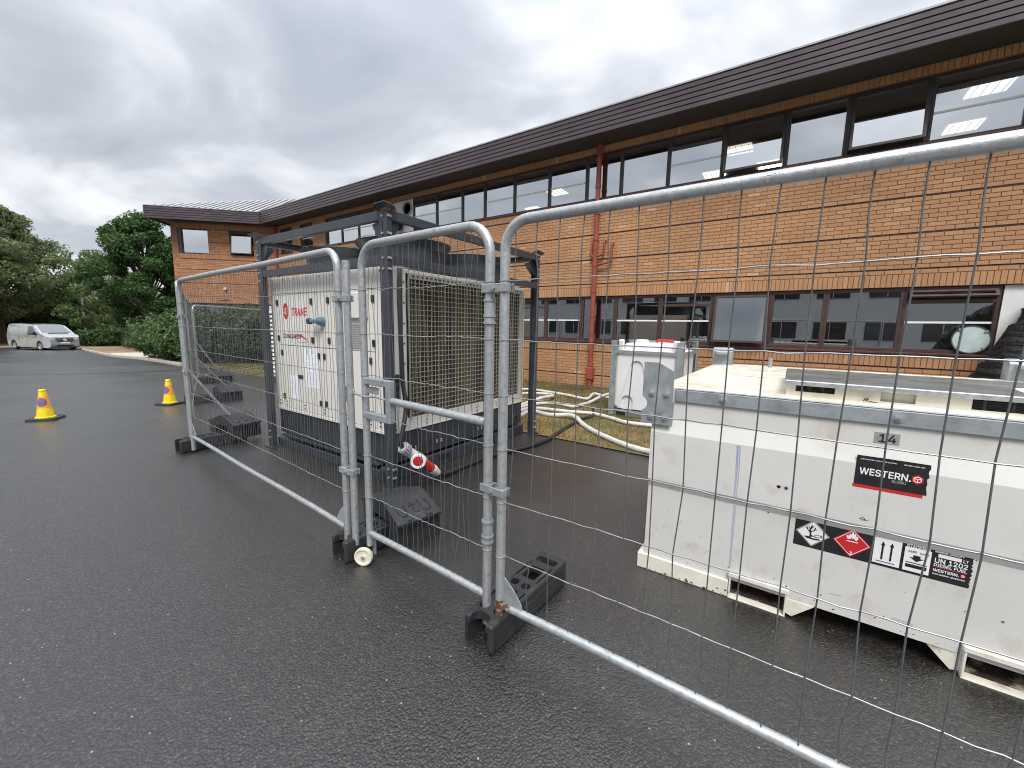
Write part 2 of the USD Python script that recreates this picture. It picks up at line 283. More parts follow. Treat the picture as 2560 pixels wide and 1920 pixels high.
# wet asphalt
asph = usdkit.material(stage, '/World/Looks/wet_asphalt', {
    'g': ('geometry', {}),
    'v': ('voronoi_texture', {'scale': 105.0, 'feature': 'f1'}), 'v2': ('voronoi_texture', {'scale': 48.0, 'feature': 'f1'}),
    'sp': ('voronoi_texture', {'scale': 52.0, 'feature': 'f1', 'randomness': 1.0}), 'wn': ('rgb_to_bw', {}),
    'nl': ('noise_texture', {'scale': 0.45, 'detail': 6.0, 'roughness': 0.62, 'distortion': 0.8}), 'nm': ('noise_texture', {'scale': 38.0, 'detail': 4.0, 'roughness': 0.7}),
    'cr': ('rgb_ramp', {'ramp': [(0.0, (0.010, 0.0088, 0.0077)), (0.45, (0.024, 0.0208, 0.018)), (0.75, (0.046, 0.0405, 0.035)), (1.0, (0.105, 0.094, 0.082))]}),
    'lr': ('rgb_ramp', {'ramp': [(0.34, (0.66, 0.65, 0.64)), (0.66, (1.12, 1.12, 1.14))]}),
    'm1': ('mix', {'mix_type': 'multiply', 'fac': 1.0}),
    'spd': ('math', {'math_type': 'less_than', 'value2': 0.20}), 'spr': ('math', {'math_type': 'greater_than', 'value2': 0.885}), 'spm': ('math', {'math_type': 'multiply'}),
    'm2': ('mix', {'color2': (0.30, 0.285, 0.26)}),
    'rr': ('map_range', {'from_min': 0.38, 'from_max': 0.62, 'to_min': 0.33, 'to_max': 0.48, 'clamp': True}),
    'h1': ('math', {'math_type': 'multiply', 'value2': -0.8}), 'h2': ('math', {'math_type': 'multiply_add', 'value2': 0.7}),
    'b': ('bump', {'strength': 0.85, 'distance': 0.006}), 'b2': ('bump', {'strength': 0.45, 'distance': 0.005}),
    'p': ('principled_bsdf', {'specular_ior_level': 0.25, 'coat_weight': 1.0, 'coat_ior': 1.68}), 'gap': ('rgb_ramp', {'ramp': [(0.30, (1, 1, 1)), (0.62, (0.30, 0.29, 0.28))]}), 'm3': ('mix', {'mix_type': 'multiply', 'fac': 1.0})},
    [('g.position', 'v.vector'), ('g.position', 'v2.vector'), ('g.position', 'sp.vector'), ('g.position', 'nl.vector'), ('g.position', 'nm.vector'),
     ('v.color', 'wn.color'), ('wn.val', 'cr.fac'), ('nl.fac', 'lr.fac'), ('cr.color', 'm1.color1'), ('lr.color', 'm1.color2'), ('v.distance', 'gap.fac'), ('m1.color', 'm3.color1'), ('gap.color', 'm3.color2'),
     ('sp.distance', 'spd.value1'), ('sp.color', 'spr.value1'), ('spd.value', 'spm.value1'), ('spr.value', 'spm.value2'),
     ('m3.color', 'm2.color1'), ('spm.value', 'm2.fac'), ('m2.color', 'p.base_color'),
     ('nl.fac', 'rr.value'), ('rr.result', 'p.roughness'), ('rr.result', 'p.coat_roughness'),
     ('v.distance', 'h1.value1'), ('nm.fac', 'h2.value1'), ('h1.value', 'h2.value3'), ('h2.value', 'b.height'), ('b.normal', 'p.normal'), ('h2.value', 'b2.height'), ('b2.normal', 'p.coat_normal')], surface='p.BSDF')

# ------------------------------------------------------------------ ground
def gz(y):
    y = np.asarray(y, float); d = np.clip(y - 9, 0, 46); return -0.0228 * np.where(d < 2, d*d/4, d - 1)
def sheet(poly, dz, step=2.0):
    """a polygon laid on the sloping ground, cut into strips along y"""
    mb = MB(); x0, y0, x1, y1 = poly.bounds; ys = np.arange(math.floor(y0), y1 + step, step)
    for a, b in zip(ys[:-1], ys[1:]):
        g = poly.intersection(sbox(x0 - 1, a, x1 + 1, b))
        for q in getattr(g, 'geoms', [g]):
            if q.geom_type != 'Polygon' or q.area < 1e-6: continue
            v, f = trimesh.creation.triangulate_polygon(q, engine='earcut'); mb.add(np.c_[v, gz(v[:, 1]) + dz], f)
    return mb
ys = np.r_[-300, -60, -20, 0, 5, 9, 9.5, 10, 10.5, 11, 12, 14, 18, 24, 32, 40, 48, 55, 56, 80, 150, 400]
xs = np.r_[-400, -100, -30, -10, 0, 5, 10, 20, 50, 120, 400]
gx, gy = np.meshgrid(xs, ys); gv = np.stack([gx, gy, gz(gy)], -1).reshape(-1, 3)
ii, jj = np.meshgrid(np.arange(len(ys) - 1), np.arange(len(xs) - 1), indexing='ij'); w = len(xs)
gq = np.stack([ii*w + jj, ii*w + jj + 1, (ii+1)*w + jj + 1, (ii+1)*w + jj], -1).reshape(-1, 4)
obj('car_park', None, MB().add(gv, np.vstack([gq[:, [0, 1, 2]], gq[:, [0, 2, 3]]])), asph, kind='structure')
lawn_poly = Polygon([(4.78, -12), (4.76, 1.3), (4.79, 2.6), (4.72, 6), (5.0, 10), (5.35, 12), (5.75, 17.0), (5.72, 19.6), (5.9, 20.6), (14, 20.6), (14, -12)])
obj('lawn', None, sheet(lawn_poly, 0.012), lawn_m, kind='structure')
verge_poly = Polygon([(5.64, 19.3), (5.80, 22), (5.93, 26.3), (5.80, 29.4), (5.98, 33.0), (6.37, 38.1), (6.95, 44.5), (7.55, 50.2), (7.9, 51.9), (9, 52.6), (16, 53), (16, 20.61), (6, 20.61)])
obj('verge', None, sheet(verge_poly, 0.03), vergem, kind='structure')
far_poly = Polygon([(-60, 54.0), (3.6, 53.4), (6.2, 55.0), (8.5, 56.5), (40, 57), (40, 110), (-60, 110)])
obj('far_verge', None, sheet(far_poly, 0.05, 6.0), vergem, kind='structure')
farlawn = Polygon([(-60, 58), (3.6, 57.5), (4.6, 110), (-60, 110)])
obj('far_lawn', None, sheet(farlawn, 0.07, 6.0), pm('far_grass', (0.24, 0.23, 0.07), 0.95, 0, 0.3, 1.0), kind='structure')
path_poly = Polygon([(6.02, 26.3), (5.92, 29.5), (6.05, 32.0), (6.5, 34.0), (8.4, 33.2), (7.2, 26.4)])
obj('footpath', None, sheet(path_poly, 0.045), pathm, kind='structure')
kp = [(5.62, 19.3), (5.78, 22), (5.91, 26.3), (5.78, 29.4), (5.96, 33.0), (6.35, 38.1), (6.93, 44.5), (7.53, 50.2), (7.86, 51.9), (8.95, 52.65), (15, 53.05)]
kpp = smoothpath([(x, y, 0) for x, y in kp], 4); kb = MB()
for a, b in zip(kpp[:-1], kpp[1:]):
    t = unit(b - a); n = V(-t[1], t[0], 0) * 0.06; za, zb = V(0, 0, gz(a[1])), V(0, 0, gz(b[1]))
    q = [a - n + za, a + n + za, b + n + zb, b - n + zb]; kb.add([*q, *[p + V(0, 0, 0.10) for p in q]], [(0,1,2),(0,2,3),(4,6,5),(4,7,6),(0,5,1),(0,4,5),(3,2,6),(3,6,7),(0,3,7),(0,7,4),(1,5,6),(1,6,2)])
obj('kerb', None, kb, kerbm, kind='structure')
jt = smoothpath([(-6, 23.2, 0), (1.22, 19.2, 0), (2.69, 18.1, 0), (4.71, 17.0, 0), (5.6, 16.5, 0)], 8); jb = MB()
for a, b in zip(jt[:-1], jt[1:]):
    t = unit(b - a); n = V(-t[1], t[0], 0)*0.03; jb.add([a - n + V(0, 0, gz(a[1]) + 0.004), a + n + V(0, 0, gz(a[1]) + 0.004), b + n + V(0, 0, gz(b[1]) + 0.004), b - n + V(0, 0, gz(b[1]) + 0.004)], [(0, 2, 1), (0, 3, 2)])
obj('tarmac_joint', None, jb, pm('tar_joint', (0.022, 0.021, 0.020), 0.42, 0, 0.3, 20), kind='structure')
# grass blades
def blades(poly, n, hmin, hmax, seed, z=0.012):
    r = np.random.default_rng(seed); x0, y0, x1, y1 = poly.bounds; p = np.c_[r.uniform(x0, x1, n), r.uniform(y0, y1, n)]
    from shapely import contains_xy
    p = p[contains_xy(poly, p[:, 0], p[:, 1])]; k = len(p); a = r.uniform(0, 6.28, k); h = r.uniform(hmin, hmax, k); wd = r.uniform(0.0015, 0.0035, k) * (1 + p[:, 1].clip(0, 20)/8)
    b = np.c_[p, gz(p[:, 1]) + z]; side = np.c_[np.cos(a), np.sin(a), 0*a] * wd[:, None]; ln = r.normal(0, 0.5, (k, 2)) * h[:, None]
    tip = b + np.c_[ln, h]; v = np.stack([b - side, b + side, tip], 1).reshape(-1, 3); return MB().add(v, np.arange(3*k).reshape(-1, 3))
near = Polygon([(4.77, -2.5), (4.79, 2.6), (4.72, 6), (5.0, 10.2), (9.78, 10.2), (9.78, -2.5)])
obj('grass', None, blades(near, 110000, 0.012, 0.05, 1), grass_mat, kind='stuff', label='patchy dry grass of the strip between asphalt and brick wall', cat='grass')
obj('grass', None, blades(near.union(lawn_poly.intersection(sbox(4, 9, 9, 19))), 45000, 0.012, 0.055, 2), grass_grn, kind='stuff', label='greener tufts growing in the dry grass strip', cat='grass')

# ------------------------------------------------------------------ office building
XW = 9.80
bld = thing('office_building', 'two storey orange brick office building with brown fascia and window bands', 'office building', (9.8, 5.0, 0.0))
BRK_T = 0.03
class Wall:
    """a brick face: point = O + s*S + z, the outside being along N"""
    def __init__(s, O, S, N): s.O, s.S, s.N = V(*O), unit(S), unit(N)
    def m(s): return frame(s.O, s.S, (0, 0, 1)) if np.allclose(np.cross(s.S, (0, 0, 1)), s.N) else None
    def box(s, mb, s0, s1, z0, z1, d0, d1, ch=0, tone=None):
        """d is the depth behind the face (negative: proud of it)"""
        M = np.eye(4); M[:3, 0], M[:3, 1], M[:3, 2], M[:3, 3] = s.S, -s.N, (0, 0, 1), s.O
        n0 = mb.n; mb.bx(s0, s1, d0, d1, z0, z1, ch, M, tone)
        if np.linalg.det(M[:3, :3]) < 0: mb.f[-1] = mb.f[-1][:, ::-1]
def cuts(s0, s1, holes):
    o = [(s0, s1)]
    for a, b in holes:
        q = []
        for x, y in o:
            if b <= x or a >= y: q.append((x, y))
            else:
                if a > x: q.append((x, a))
                if b < y: q.append((b, y))
        o = q
    return [(x, y) for x, y in o if y - x > 0.03]
def course(wl, mb_list, s0, s1, z, row, r, mode='stretcher', hb=0.065):
    """bricks of one course as (corner boxes) appended to mb_list"""
    if mode == 'stretcher':
        L, h, g = 0.225, hb, 0.010; off = 0.1125 * (row % 2)
        k0 = math.floor((s0 - off) / L)
        x = k0*L + off
        while x < s1:
            a, b = max(x + g/2, s0), min(x + L - g/2, s1)
            if b - a > 0.02: mb_list.append((a, b, z + g/2, z + g/2 + h))
            x += L
    else:
        L, g = 0.075, 0.010; h = mode
        x = math.floor(s0 / L) * L
        while x < s1:
            a, b = max(x + g/2, s0), min(x + L - g/2, s1)
            if b - a > 0.02: mb_list.append((a, b, z + g/2, z + h - g/2))
            x += L
def project(p):
    v = np.asarray(p) - V(0, 0, 1.5); zz = v @ V(*F_); return 1280 + 1011.8*(v @ V(*R_))/zz, 960 - 1011.8*(v @ V(*U_))/zz, zz
main = Wall((XW, 0, 0), (0, 1, 0), (-1, 0, 0))
Y0, Y1 = -7.5, 20.09
up_holes = [(-7.4, 11.97), (12.82, 16.07), (17.0, 18.0), (18.67, 19.69)]; lo_holes = [(-7.4, 12.9)]
bricks = []   # (s0, s1, z0, z1)
rr_ = np.random.default_rng(3)
def rows(z0, n, spans, r0=0, p=0.075):
    for k in range(n):
        for a, b in spans: course(main, bricks, a, b, z0 + p*k, k + r0, rr_, hb=p - 0.010)
full = [(Y0, Y1)]
rows(-0.15, 6, full, 0, 0.0735); rows(0.316, 8, full, 0, 0.0735)   # plinth, below sill
for a, b in full: course(main, bricks, a, b, 0.925, 0, rr_, 0.225)
rows(1.16, 15, cuts(Y0, Y1, lo_holes))
for a, b in full: course(main, bricks, a, b, 2.312, 0, rr_, 0.222)
rows(2.534, 1, full, 1); rows(2.627, 8, full, 0, 0.0716); rows(3.227, 8, full, 0, 0.0716); rows(3.827, 8, full, 0, 0.0716)
for a, b in full: course(main, bricks, a, b, 4.432, 0, rr_, 0.195)
rows(4.645, 15, cuts(Y0, Y1, up_holes))
for a, b in full: course(main, bricks, a, b, 5.712, 0, rr_, 0.15)
jit = rr_.normal(0, 0.0012, len(bricks)); tones = np.clip(0.12 + 0.72*rr_.beta(2.6, 2.6, len(bricks)) + (rr_.random(len(bricks)) > 0.95)*0.32, 0, 1)
area = []
for (a, b, c, d) in bricks:
    x, y, zz = project((XW, (a+b)/2, (c+d)/2)); inside = zz > 0 and 10 < x < 2550 and 10 < y < 1910
    if inside:
        p = [project((XW, q, w_))[:2] for q, w_ in ((a, c), (b, c), (b, d), (a, d))]
        A = 0.5*abs(sum(p[i][0]*p[(i+1) % 4][1] - p[(i+1) % 4][0]*p[i][1] for i in range(4)))
    area.append(A if inside and not (x > 1650 and y > 885) else 0)
big = set(np.argsort(area)[::-1][:300].tolist())
back = MB()
for z0, z1, sp in ((-0.4, 1.16, full), (1.16, 2.312, cuts(Y0, Y1, lo_holes)), (2.312, 4.633, full), (4.633, 5.712, cuts(Y0, Y1, up_holes)), (5.712, 5.9, full)):
    for a, b in sp: main.box(back, a, b, z0, z1, 0.0105, 0.28)
wallp = obj('brick_wall', bld, back, mortar)
rest = MB()
for i, (a, b, c, d) in enumerate(bricks):
    if i in big:
        one = MB(); main.box(one, a, b, c, d, jit[i], BRK_T, 0.002, tones[i]); obj('brick', wallp, one, brick_m, tone=True)
    else: main.box(rest, a, b, c, d, jit[i], BRK_T, 0, tones[i])
obj('brickwork', wallp, rest, brick_m, kind='stuff', tone=True)
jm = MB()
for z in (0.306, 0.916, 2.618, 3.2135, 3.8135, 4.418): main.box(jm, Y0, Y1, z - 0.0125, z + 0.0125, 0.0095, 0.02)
obj('recess_shade_strip', wallp, jm, recess_shade_m)  # recess shadow lines laid on as dark strips

def window(name, wl, s0, s1, z0, z1, fm, gm, kind='fixed', ft=0.055, bl=False, rail=None, label=None, seed=0, parent=None):
    """frame, glazing bars, panes; kinds: fixed, transom, open (top hung sash swung out), opentop"""
    P = parent or bld; fr = MB(); d0, d1 = 0.055, 0.125
    wl.box(fr, s0, s1, z1 - ft, z1, d0, d1, 0.004); wl.box(fr, s0, s1, z0, z0 + ft, d0, d1, 0.004)
    wl.box(fr, s0, s0 + ft*0.8, z0 + ft, z1 - ft, d0 + 0.002, d1, 0.004); wl.box(fr, s1 - ft*0.8, s1, z0 + ft, z1 - ft, d0 + 0.002, d1, 0.004)
    zt = z1 - 0.245
    if kind in ('transom', 'opentop'): wl.box(fr, s0 + ft*0.8, s1 - ft*0.8, zt - 0.03, zt + 0.03, d0 - 0.004, d1, 0.004)
    wp = obj('window', P, fr, fm, label=label)
    def pane(a, b, c, d, dep=0.09):
        g = MB(); M = np.eye(4); M[:3, 0], M[:3, 1], M[:3, 2], M[:3, 3] = wl.S, -wl.N, (0, 0, 1), wl.O
        g.add([(a, dep, c), (b, dep, c), (b, dep, d), (a, dep, d)], [(0, 2, 1), (0, 3, 2)], M); obj('pane', wp, g, gm)
    a, b = s0 + ft*0.8, s1 - ft*0.8; c, d = z0 + ft, z1 - ft
    def tilted(c, d, ang):
        """top hung sash swung outwards by ang"""
        sa = MB(); sb = 0.045; h = d - c; M = np.eye(4)
        N3 = wl.N; dn = -V(0, 0, 1)*math.cos(ang) + N3*math.sin(ang)
        M[:3, 0], M[:3, 1] = wl.S, -dn; M[:3, 2] = np.cross(M[:3, 0], M[:3, 1]); M[:3, 3] = wl.O + N3*(-0.045) + V(0, 0, d)
        for q in ((a, b, -sb, 0), (a, b, -h, -h + sb), (a, a + sb, -h + sb, -sb), (b - sb, b, -h + sb, -sb)): sa.bx(q[0], q[1], q[2], q[3], -0.02, 0.02, 0.003, M)
        obj('sash', wp, sa, fm); g = MB(); g.add([(a + sb, -h + sb, 0), (b - sb, -h + sb, 0), (b - sb, -sb, 0), (a + sb, -sb, 0)], [(0, 2, 1), (0, 3, 2)], M); obj('pane', wp, g, gm)
        st = MB(); p0 = wl.O + wl.S*(a + 0.02) + V(0, 0, c + 0.05) - wl.N*0.05; st.tube([p0, wl.O + wl.S*(a + 0.02) + V(0, 0, d) + dn*(h*0.75) - wl.N*0.04], 0.006, 5); obj('stay', wp, st, galv_d)
    if kind == 'fixed': pane(a, b, c, d)
    elif kind == 'transom': pane(a, b, c, zt - 0.03); pane(a, b, zt + 0.03, d)
    elif kind == 'open': tilted(c, d, 0.16)
    elif kind == 'opentop': pane(a, b, c, zt - 0.03); tilted(zt + 0.03, d, 0.75)
    if bl:
        q = MB(); wl.box(q, a - 0.01, b + 0.01, c, d, 0.16, 0.165); obj('roller_blind', wp, q, blind)
    if rail is not None:
        q = MB(); wl.box(q, a - 0.02, b + 0.02, rail - 0.017, rail + 0.017, 0.078, 0.0865); obj('glazing_bar', wp, q, white)
    return wp
ZU0, ZU1, ZL0, ZL1 = 4.650, 5.705, 1.192, 2.306
UP = [(-6.70, -5.62, 'transom', 0), (-5.62, -4.62, 'fixed', 0), (-4.62, -3.71, 'fixed', 1), (-3.71, -2.62, 'open', 0), (-2.62, -1.533, 'transom', 0), (-1.533, -0.466, 'open', 0), (-0.466, 0.437, 'fixed', 1), (0.437, 1.54, 'open', 0), (1.54, 2.63, 'transom', 0),
      (2.63, 3.71, 'fixed', 1), (3.71, 4.595, 'fixed', 1), (4.595, 5.67, 'fixed', 0), (5.67, 6.79, 'transom', 0), (6.79, 7.85, 'fixed', 0), (7.85, 8.727, 'fixed', 1), (8.727, 9.82, 'fixed', 0), (9.82, 10.91, 'transom', 0),
      (12.82, 13.94, 'fixed', 0), (13.94, 15.02, 'fixed', 0), (15.02, 16.05, 'fixed', 1), (17.02, 18.0, 'fixed', 0), (18.67, 19.69, 'fixed', 1)]
for i, (a, b, k, bl) in enumerate(UP): window('window', main, a, b, ZU0, ZU1, frame_u, pane_u, k, 0.05, bl, None if bl else 5.125, seed=i)
LO = [(-5.9, -4.85, 'fixed', 0), (-4.85, -3.80, 'fixed', 0), (-2.69, -1.551, 'opentop', 0), (-1.551, -0.466, 'fixed', 0), (-0.466, 0.416, 'fixed', 0), (0.416, 1.50, 'open', 1), (1.50, 2.60, 'transom', 0), (2.60, 3.685, 'fixed', 0), (3.685, 4.584, 'fixed', 0),
      (4.584, 5.668, 'fixed', 0), (5.668, 6.76, 'transom', 0), (6.76, 7.84, 'fixed', 0), (7.84, 8.73, 'fixed', 0), (8.73, 9.82, 'fixed', 0), (9.82, 10.91, 'transom', 0), (10.91, 11.98, 'fixed', 0), (11.98, 12.88, 'fixed', 0)]
for i, (a, b, k, bl) in enumerate(LO): window('window', main, a, b, ZL0, ZL1, frame_m, pane_l, k, 0.06, bl, 1.712 if k in ('transom', 'opentop') or i in (7, 9, 11) else None, seed=50 + i)
sl = MB(); main.box(sl, -7.4, 12.9, 1.150, 1.190, -0.03, 0.16, 0.006); main.box(sl, -7.4, 12.9, 1.125, 1.148, -0.012, 0.1, 0.003); obj('window_sill', bld, sl, sillm)
sl = MB()
for a, b in up_holes: main.box(sl, a, b, 4.612, 4.648, -0.025, 0.16, 0.006); main.box(sl, a, b, 4.590, 4.610, -0.008, 0.1, 0.003)
obj('window_sill', bld, sl, sillm)
# white infill panels with duct holes
def holed_panel(s0, s1, z0, z1, hc, hr, label):
    p = sbox(s0, z0, s1, z1).difference(Point(*hc).buffer(hr, 24)); mb = MB(); mb.prism(p, 0.03, frame((XW + 0.06, 0, 0), (0, 1, 0), (0, 0, 1))); w_ = obj('infill_panel', bld, mb, white_p, label=label)
    rg = MB(); ring = Point(*hc).buffer(hr + 0.035, 24).difference(Point(*hc).buffer(hr - 0.01, 24)); rg.prism(ring, 0.06, frame((XW + 0.02, 0, 0), (0, 1, 0), (0, 0, 1))); obj('hole_ring', w_, rg, galv_d)
holed_panel(10.93, 11.95, ZU0, ZU1, (11.19, 5.42), 0.19, 'white infill panel with round duct hole in the upper window band')
holed_panel(-3.78, -2.71, ZL0, ZL1, (-3.25, 1.80), 0.27, 'white infill panel with duct in the lower window band')
# rooms behind the glass
rm = MB()
for z0, z1 in ((0.0, 2.45), (3.9, 5.78)):
    rm.bx(15.2, 15.3, -8, 20, z0, z1); rm.bx(10.1, 15.2, -8.1, -8, z0, z1); rm.bx(10.1, 15.2, 20, 20.1, z0, z1)
    for yy in (3.9, 12.4): rm.bx(11.2, 15.2, yy, yy + 0.1, z0, z1)
obj('inner_wall', bld, rm, plaster)
cl = MB().bx(10.1, 15.3, -8, 20, 5.79, 5.85).bx(10.1, 15.3, -8, 20, 2.46, 2.52); obj('ceiling', bld, cl, ceilm)
fl = MB().bx(10.1, 15.3, -8, 20, 3.8, 3.895).bx(10.1, 15.3, -8, 20, -0.1, -0.005); obj('floor_slab', bld, fl, carpet)
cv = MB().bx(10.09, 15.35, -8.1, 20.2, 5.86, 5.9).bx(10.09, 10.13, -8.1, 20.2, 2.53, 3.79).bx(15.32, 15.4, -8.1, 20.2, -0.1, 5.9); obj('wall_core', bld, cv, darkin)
for cx, cy in ((12.7, -2.50), (11.0, -2.42), (11.3, -5.6), (12.9, 0.9), (11.5, 1.45), (12.9, 2.2), (12.0, 6.6), (13.2, 8.2)):
    q = MB().bx(cx - 0.26, cx + 0.26, cy - 0.26, cy + 0.26, 5.765, 5.785); o = obj('ceiling_light', bld, q, glowm)
    q = MB()
    for k in range(4): q.bx(cx - 0.27, cx + 0.27, cy - 0.2 + 0.13*k - 0.005, cy - 0.2 + 0.13*k + 0.005, 5.755, 5.764)
    obj('louvre', o, q, ceilm)
q = MB().bx(10.3, 10.5, 4.05, 4.25, 3.9, 5.78); obj('column', bld, q, darkin)
# fascia boards, soffit, main roof
XF, ZF0, ZF1 = 9.0, 5.80, 6.285
JX, JY = 8.985, 19.80
def fascia(a, b, inward, cnt=5):
    """ribbed boards from a to b (plan points); inward is the horizontal direction into the building"""
    a, b, inward = V(*a, 0), V(*b, 0), unit(V(*inward, 0)); L = np.linalg.norm(b - a); h = (ZF1 - ZF0) / cnt
    for k in range(cnt):
        z = ZF0 + k*h
        pr = Polygon([(0.0, z), (0.035, z), (0.05, z + h), (0.028, z + h), (0.028, z + h*0.86), (0.0, z + h*0.76)]) if k < cnt else None
        mb = MB(); M = np.eye(4); M[:3, 0], M[:3, 1], M[:3, 2], M[:3, 3] = inward, (0, 0, 1), np.cross(inward, (0, 0, 1)), a
        d = 1 if np.dot(b - a, M[:3, 2]) > 0 else -1
        if d < 0: M[:3, 3] = b
        mb.prism(pr, L, M); obj('fascia_board', bld, mb, fascia_m)
fascia((XF, -9.0), (XF, JY), (1, 0))
D = 1/math.sqrt(2); WL = 4.45
WA = V(JX, JY, 0); WB = WA + V(-D, D, 0)*4.38     # wing fascia ends
fascia((WA[0], WA[1]), (WB[0], WB[1]), (D, D))
fascia((WB[0], WB[1]), (WB[0] + D*5, WB[1] + D*5), (D, -D))
tr = MB(); tr.bx(XF - 0.012, XF + 0.06, -9, JY, ZF1 + 0.001, ZF1 + 0.03)
M_ = frame(WA, (-D, D, 0), (-D, -D, 0)); tr.bx(0, 4.40, -0.06, 0.012, ZF1 + 0.001, ZF1 + 0.03, 0, M_); obj('roof_edge_trim', bld, tr, lampm)
cr = MB(); cr.bx(WA[0] - 0.035, WA[0] + 0.03, WA[1] - 0.04, WA[1] + 0.03, ZF0 - 0.004, ZF1 + 0.004, 0.01); cr.bx(WB[0] - 0.035, WB[0] + 0.03, WB[1] - 0.03, WB[1] + 0.035, ZF0 - 0.004, ZF1 + 0.004, 0.01); obj('corner_post', bld, cr, fascia_m)
so = MB(); so.bx(XF + 0.03, XW + 0.3, -9, 21, 5.872, 5.90)
so.add(*[np.array([(*(WA[:2] + V(0.02, 0.02)), 5.868), (*(WB[:2] + V(0.03, 0.0)), 5.868), (*(WB[:2] + V(D*5, D*5)), 5.868), (14, 23, 5.868), (10.5, 20.1, 5.868)]), [(0, 1, 2), (0, 2, 3), (0, 3, 4)]]); obj('soffit', bld, so, soffit_m)
TP = math.tan(math.radians(22.5))
rf = MB(); rf.add([(XF + 0.03, -9, ZF1), (XF + 0.03, 19.8, ZF1), (XF + 6.2, 19.8, ZF1 + 6.17*TP), (XF + 6.2, -9, ZF1 + 6.17*TP)], [(0, 1, 2), (0, 2, 3)])
# wing roof: slopes up along (D, D) from the wing fascia
wi = V(D, D, 0); wa = WA + wi*0.03; wb = WB + wi*0.03; n_in = 6.0
top = lambda p, d: p + wi*d + V(0, 0, ZF1 + d*TP)
rf.add([top(wa, 0), top(wb, 0), top(wb + V(D, -D, 0)*n_in, n_in), top(wa - V(-D, D, 0)*2.48, n_in)], [(0, 2, 1), (0, 3, 2)])
obj('roof', bld, rf, roof_m)
L_w = 4.38
for k in range(-10, 19):
    s = 0.12 + 0.235*k; base = WA + V(-D, D, 0)*s + wi*0.02; dmax = min(n_in, (L_w - s))
    d0 = 0.0 if s >= 0 else -2.414*s
    if dmax - d0 < 0.1: continue
    Mx = np.eye(4); Mx[:3, 0] = V(-D, D, 0); Mx[:3, 1] = unit(wi + V(0, 0, TP)); Mx[:3, 2] = np.cross(Mx[:3, 0], Mx[:3, 1])
    Mx[:3, 3] = base + V(0, 0, ZF1)
    if Mx[2, 2] < 0: Mx[:3, 2] *= -1
    q = MB().bx(-0.06, 0.06, d0*1.017, dmax*1.017, 0.002, 0.045, 0.012, Mx); obj('roof_seam', bld, q, seam_m)
# wing wall at 45 degrees
C_ = V(9.8, 20.09, 0); wing = Wall(C_, (-D, D, 0), (-D, -D, 0)); LW = 4.28
wb_ = []
def wrow(z0, n, spans, r0=0):
    for k in range(n):
        for a, b in spans: course(wing, wb_, a, b, z0 + 0.0716*k, k + r0, rr_, hb=0.0616)
w_h = [(0.97, 1.95), (2.81, 3.90), (3.90, LW)]
fw = [(0, LW)]
course(wing, wb_, 0, LW, 2.335, 0, rr_, 0.222); wrow(2.56, 1, fw, 1); wrow(2.64, 8, fw); wrow(3.24, 8, fw); wrow(3.84, 6, fw)
course(wing, wb_, 0, LW, 4.302, 0, rr_, 0.205); wrow(4.52, 7, cuts(0, LW, w_h)); wrow(5.055, 7, cuts(0, LW, w_h)); course(wing, wb_, 0, LW, 5.61, 0, rr_, 0.2)
bk = MB()
for z0, z1, sp in ((2.335, 4.51, fw), (4.51, 5.60, cuts(0, LW, w_h)), (5.60, 5.87, fw)):
    for a, b in sp: wing.box(bk, a, b, z0, z1, 0.0105, 0.25)
wwp = obj('brick_wall', bld, bk, mortar); q = MB()
for (a, b, c, d) in wb_: wing.box(q, a, b, c, d, rr_.normal(0, 0.001), BRK_T, 0, float(np.clip(rr_.beta(2.2, 2.4), 0, 1)))
obj('brickwork', wwp, q, brick_w, kind='stuff', tone=True)
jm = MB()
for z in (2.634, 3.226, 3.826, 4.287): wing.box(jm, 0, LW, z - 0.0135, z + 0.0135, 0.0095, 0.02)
wing.box(jm, 1.95, 2.81, 5.042, 5.052, 0.0085, 0.02); obj('recess_shade_strip', wwp, jm, recess_shade_m)  # the wing's recess shade, also drawn as dark strips
window('window', wing, 0.97, 1.95, 4.51, 5.60, frame_u, pane_u, 'open', 0.05, False, None); window('window', wing, 2.81, 3.90, 4.51, 5.60, frame_u, pane_u, 'fixed', 0.05)
q = MB(); wing.box(q, 3.90, LW, 4.51, 5.60, 0.03, 0.12); obj('corner_panel', bld, q, fascia_m)
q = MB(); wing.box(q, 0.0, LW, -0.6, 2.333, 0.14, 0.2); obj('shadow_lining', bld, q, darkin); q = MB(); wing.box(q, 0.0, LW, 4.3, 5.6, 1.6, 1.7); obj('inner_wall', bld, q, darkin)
lwg = MB()
for k in range(4): window('window', wing, 0.05 + 1.05*k, 1.08 + 1.05*k, 1.0, 2.33, frame_m, pane_l, 'fixed', 0.06)
q = MB(); wing.box(q, 0.9, 4.2, 4.4, 4.5, 0.3, 1.6); obj('floor_slab', bld, q, plaster)
e_ = C_ + V(-D, D, 0)*LW; left = Wall(e_, (D, D, 0), (-D, D, 0)); q = MB(); left.box(q, 0.0, 5, -0.6, 5.87, 0.0, 0.25); obj('brick_wall', bld, q, mortar, label='side wall of the angled end of the building')
q = MB(); wing.box(q, 2.2, 2.32, 2.95, 3.05, -0.09, 0.0, 0.01); obj('alarm_box', bld, q, white_p)
q = MB(); wing.box(q, 2.15, 2.5, 2.52, 2.535, -0.05, 0.0); obj('cable_tray', bld, q, galv_d)
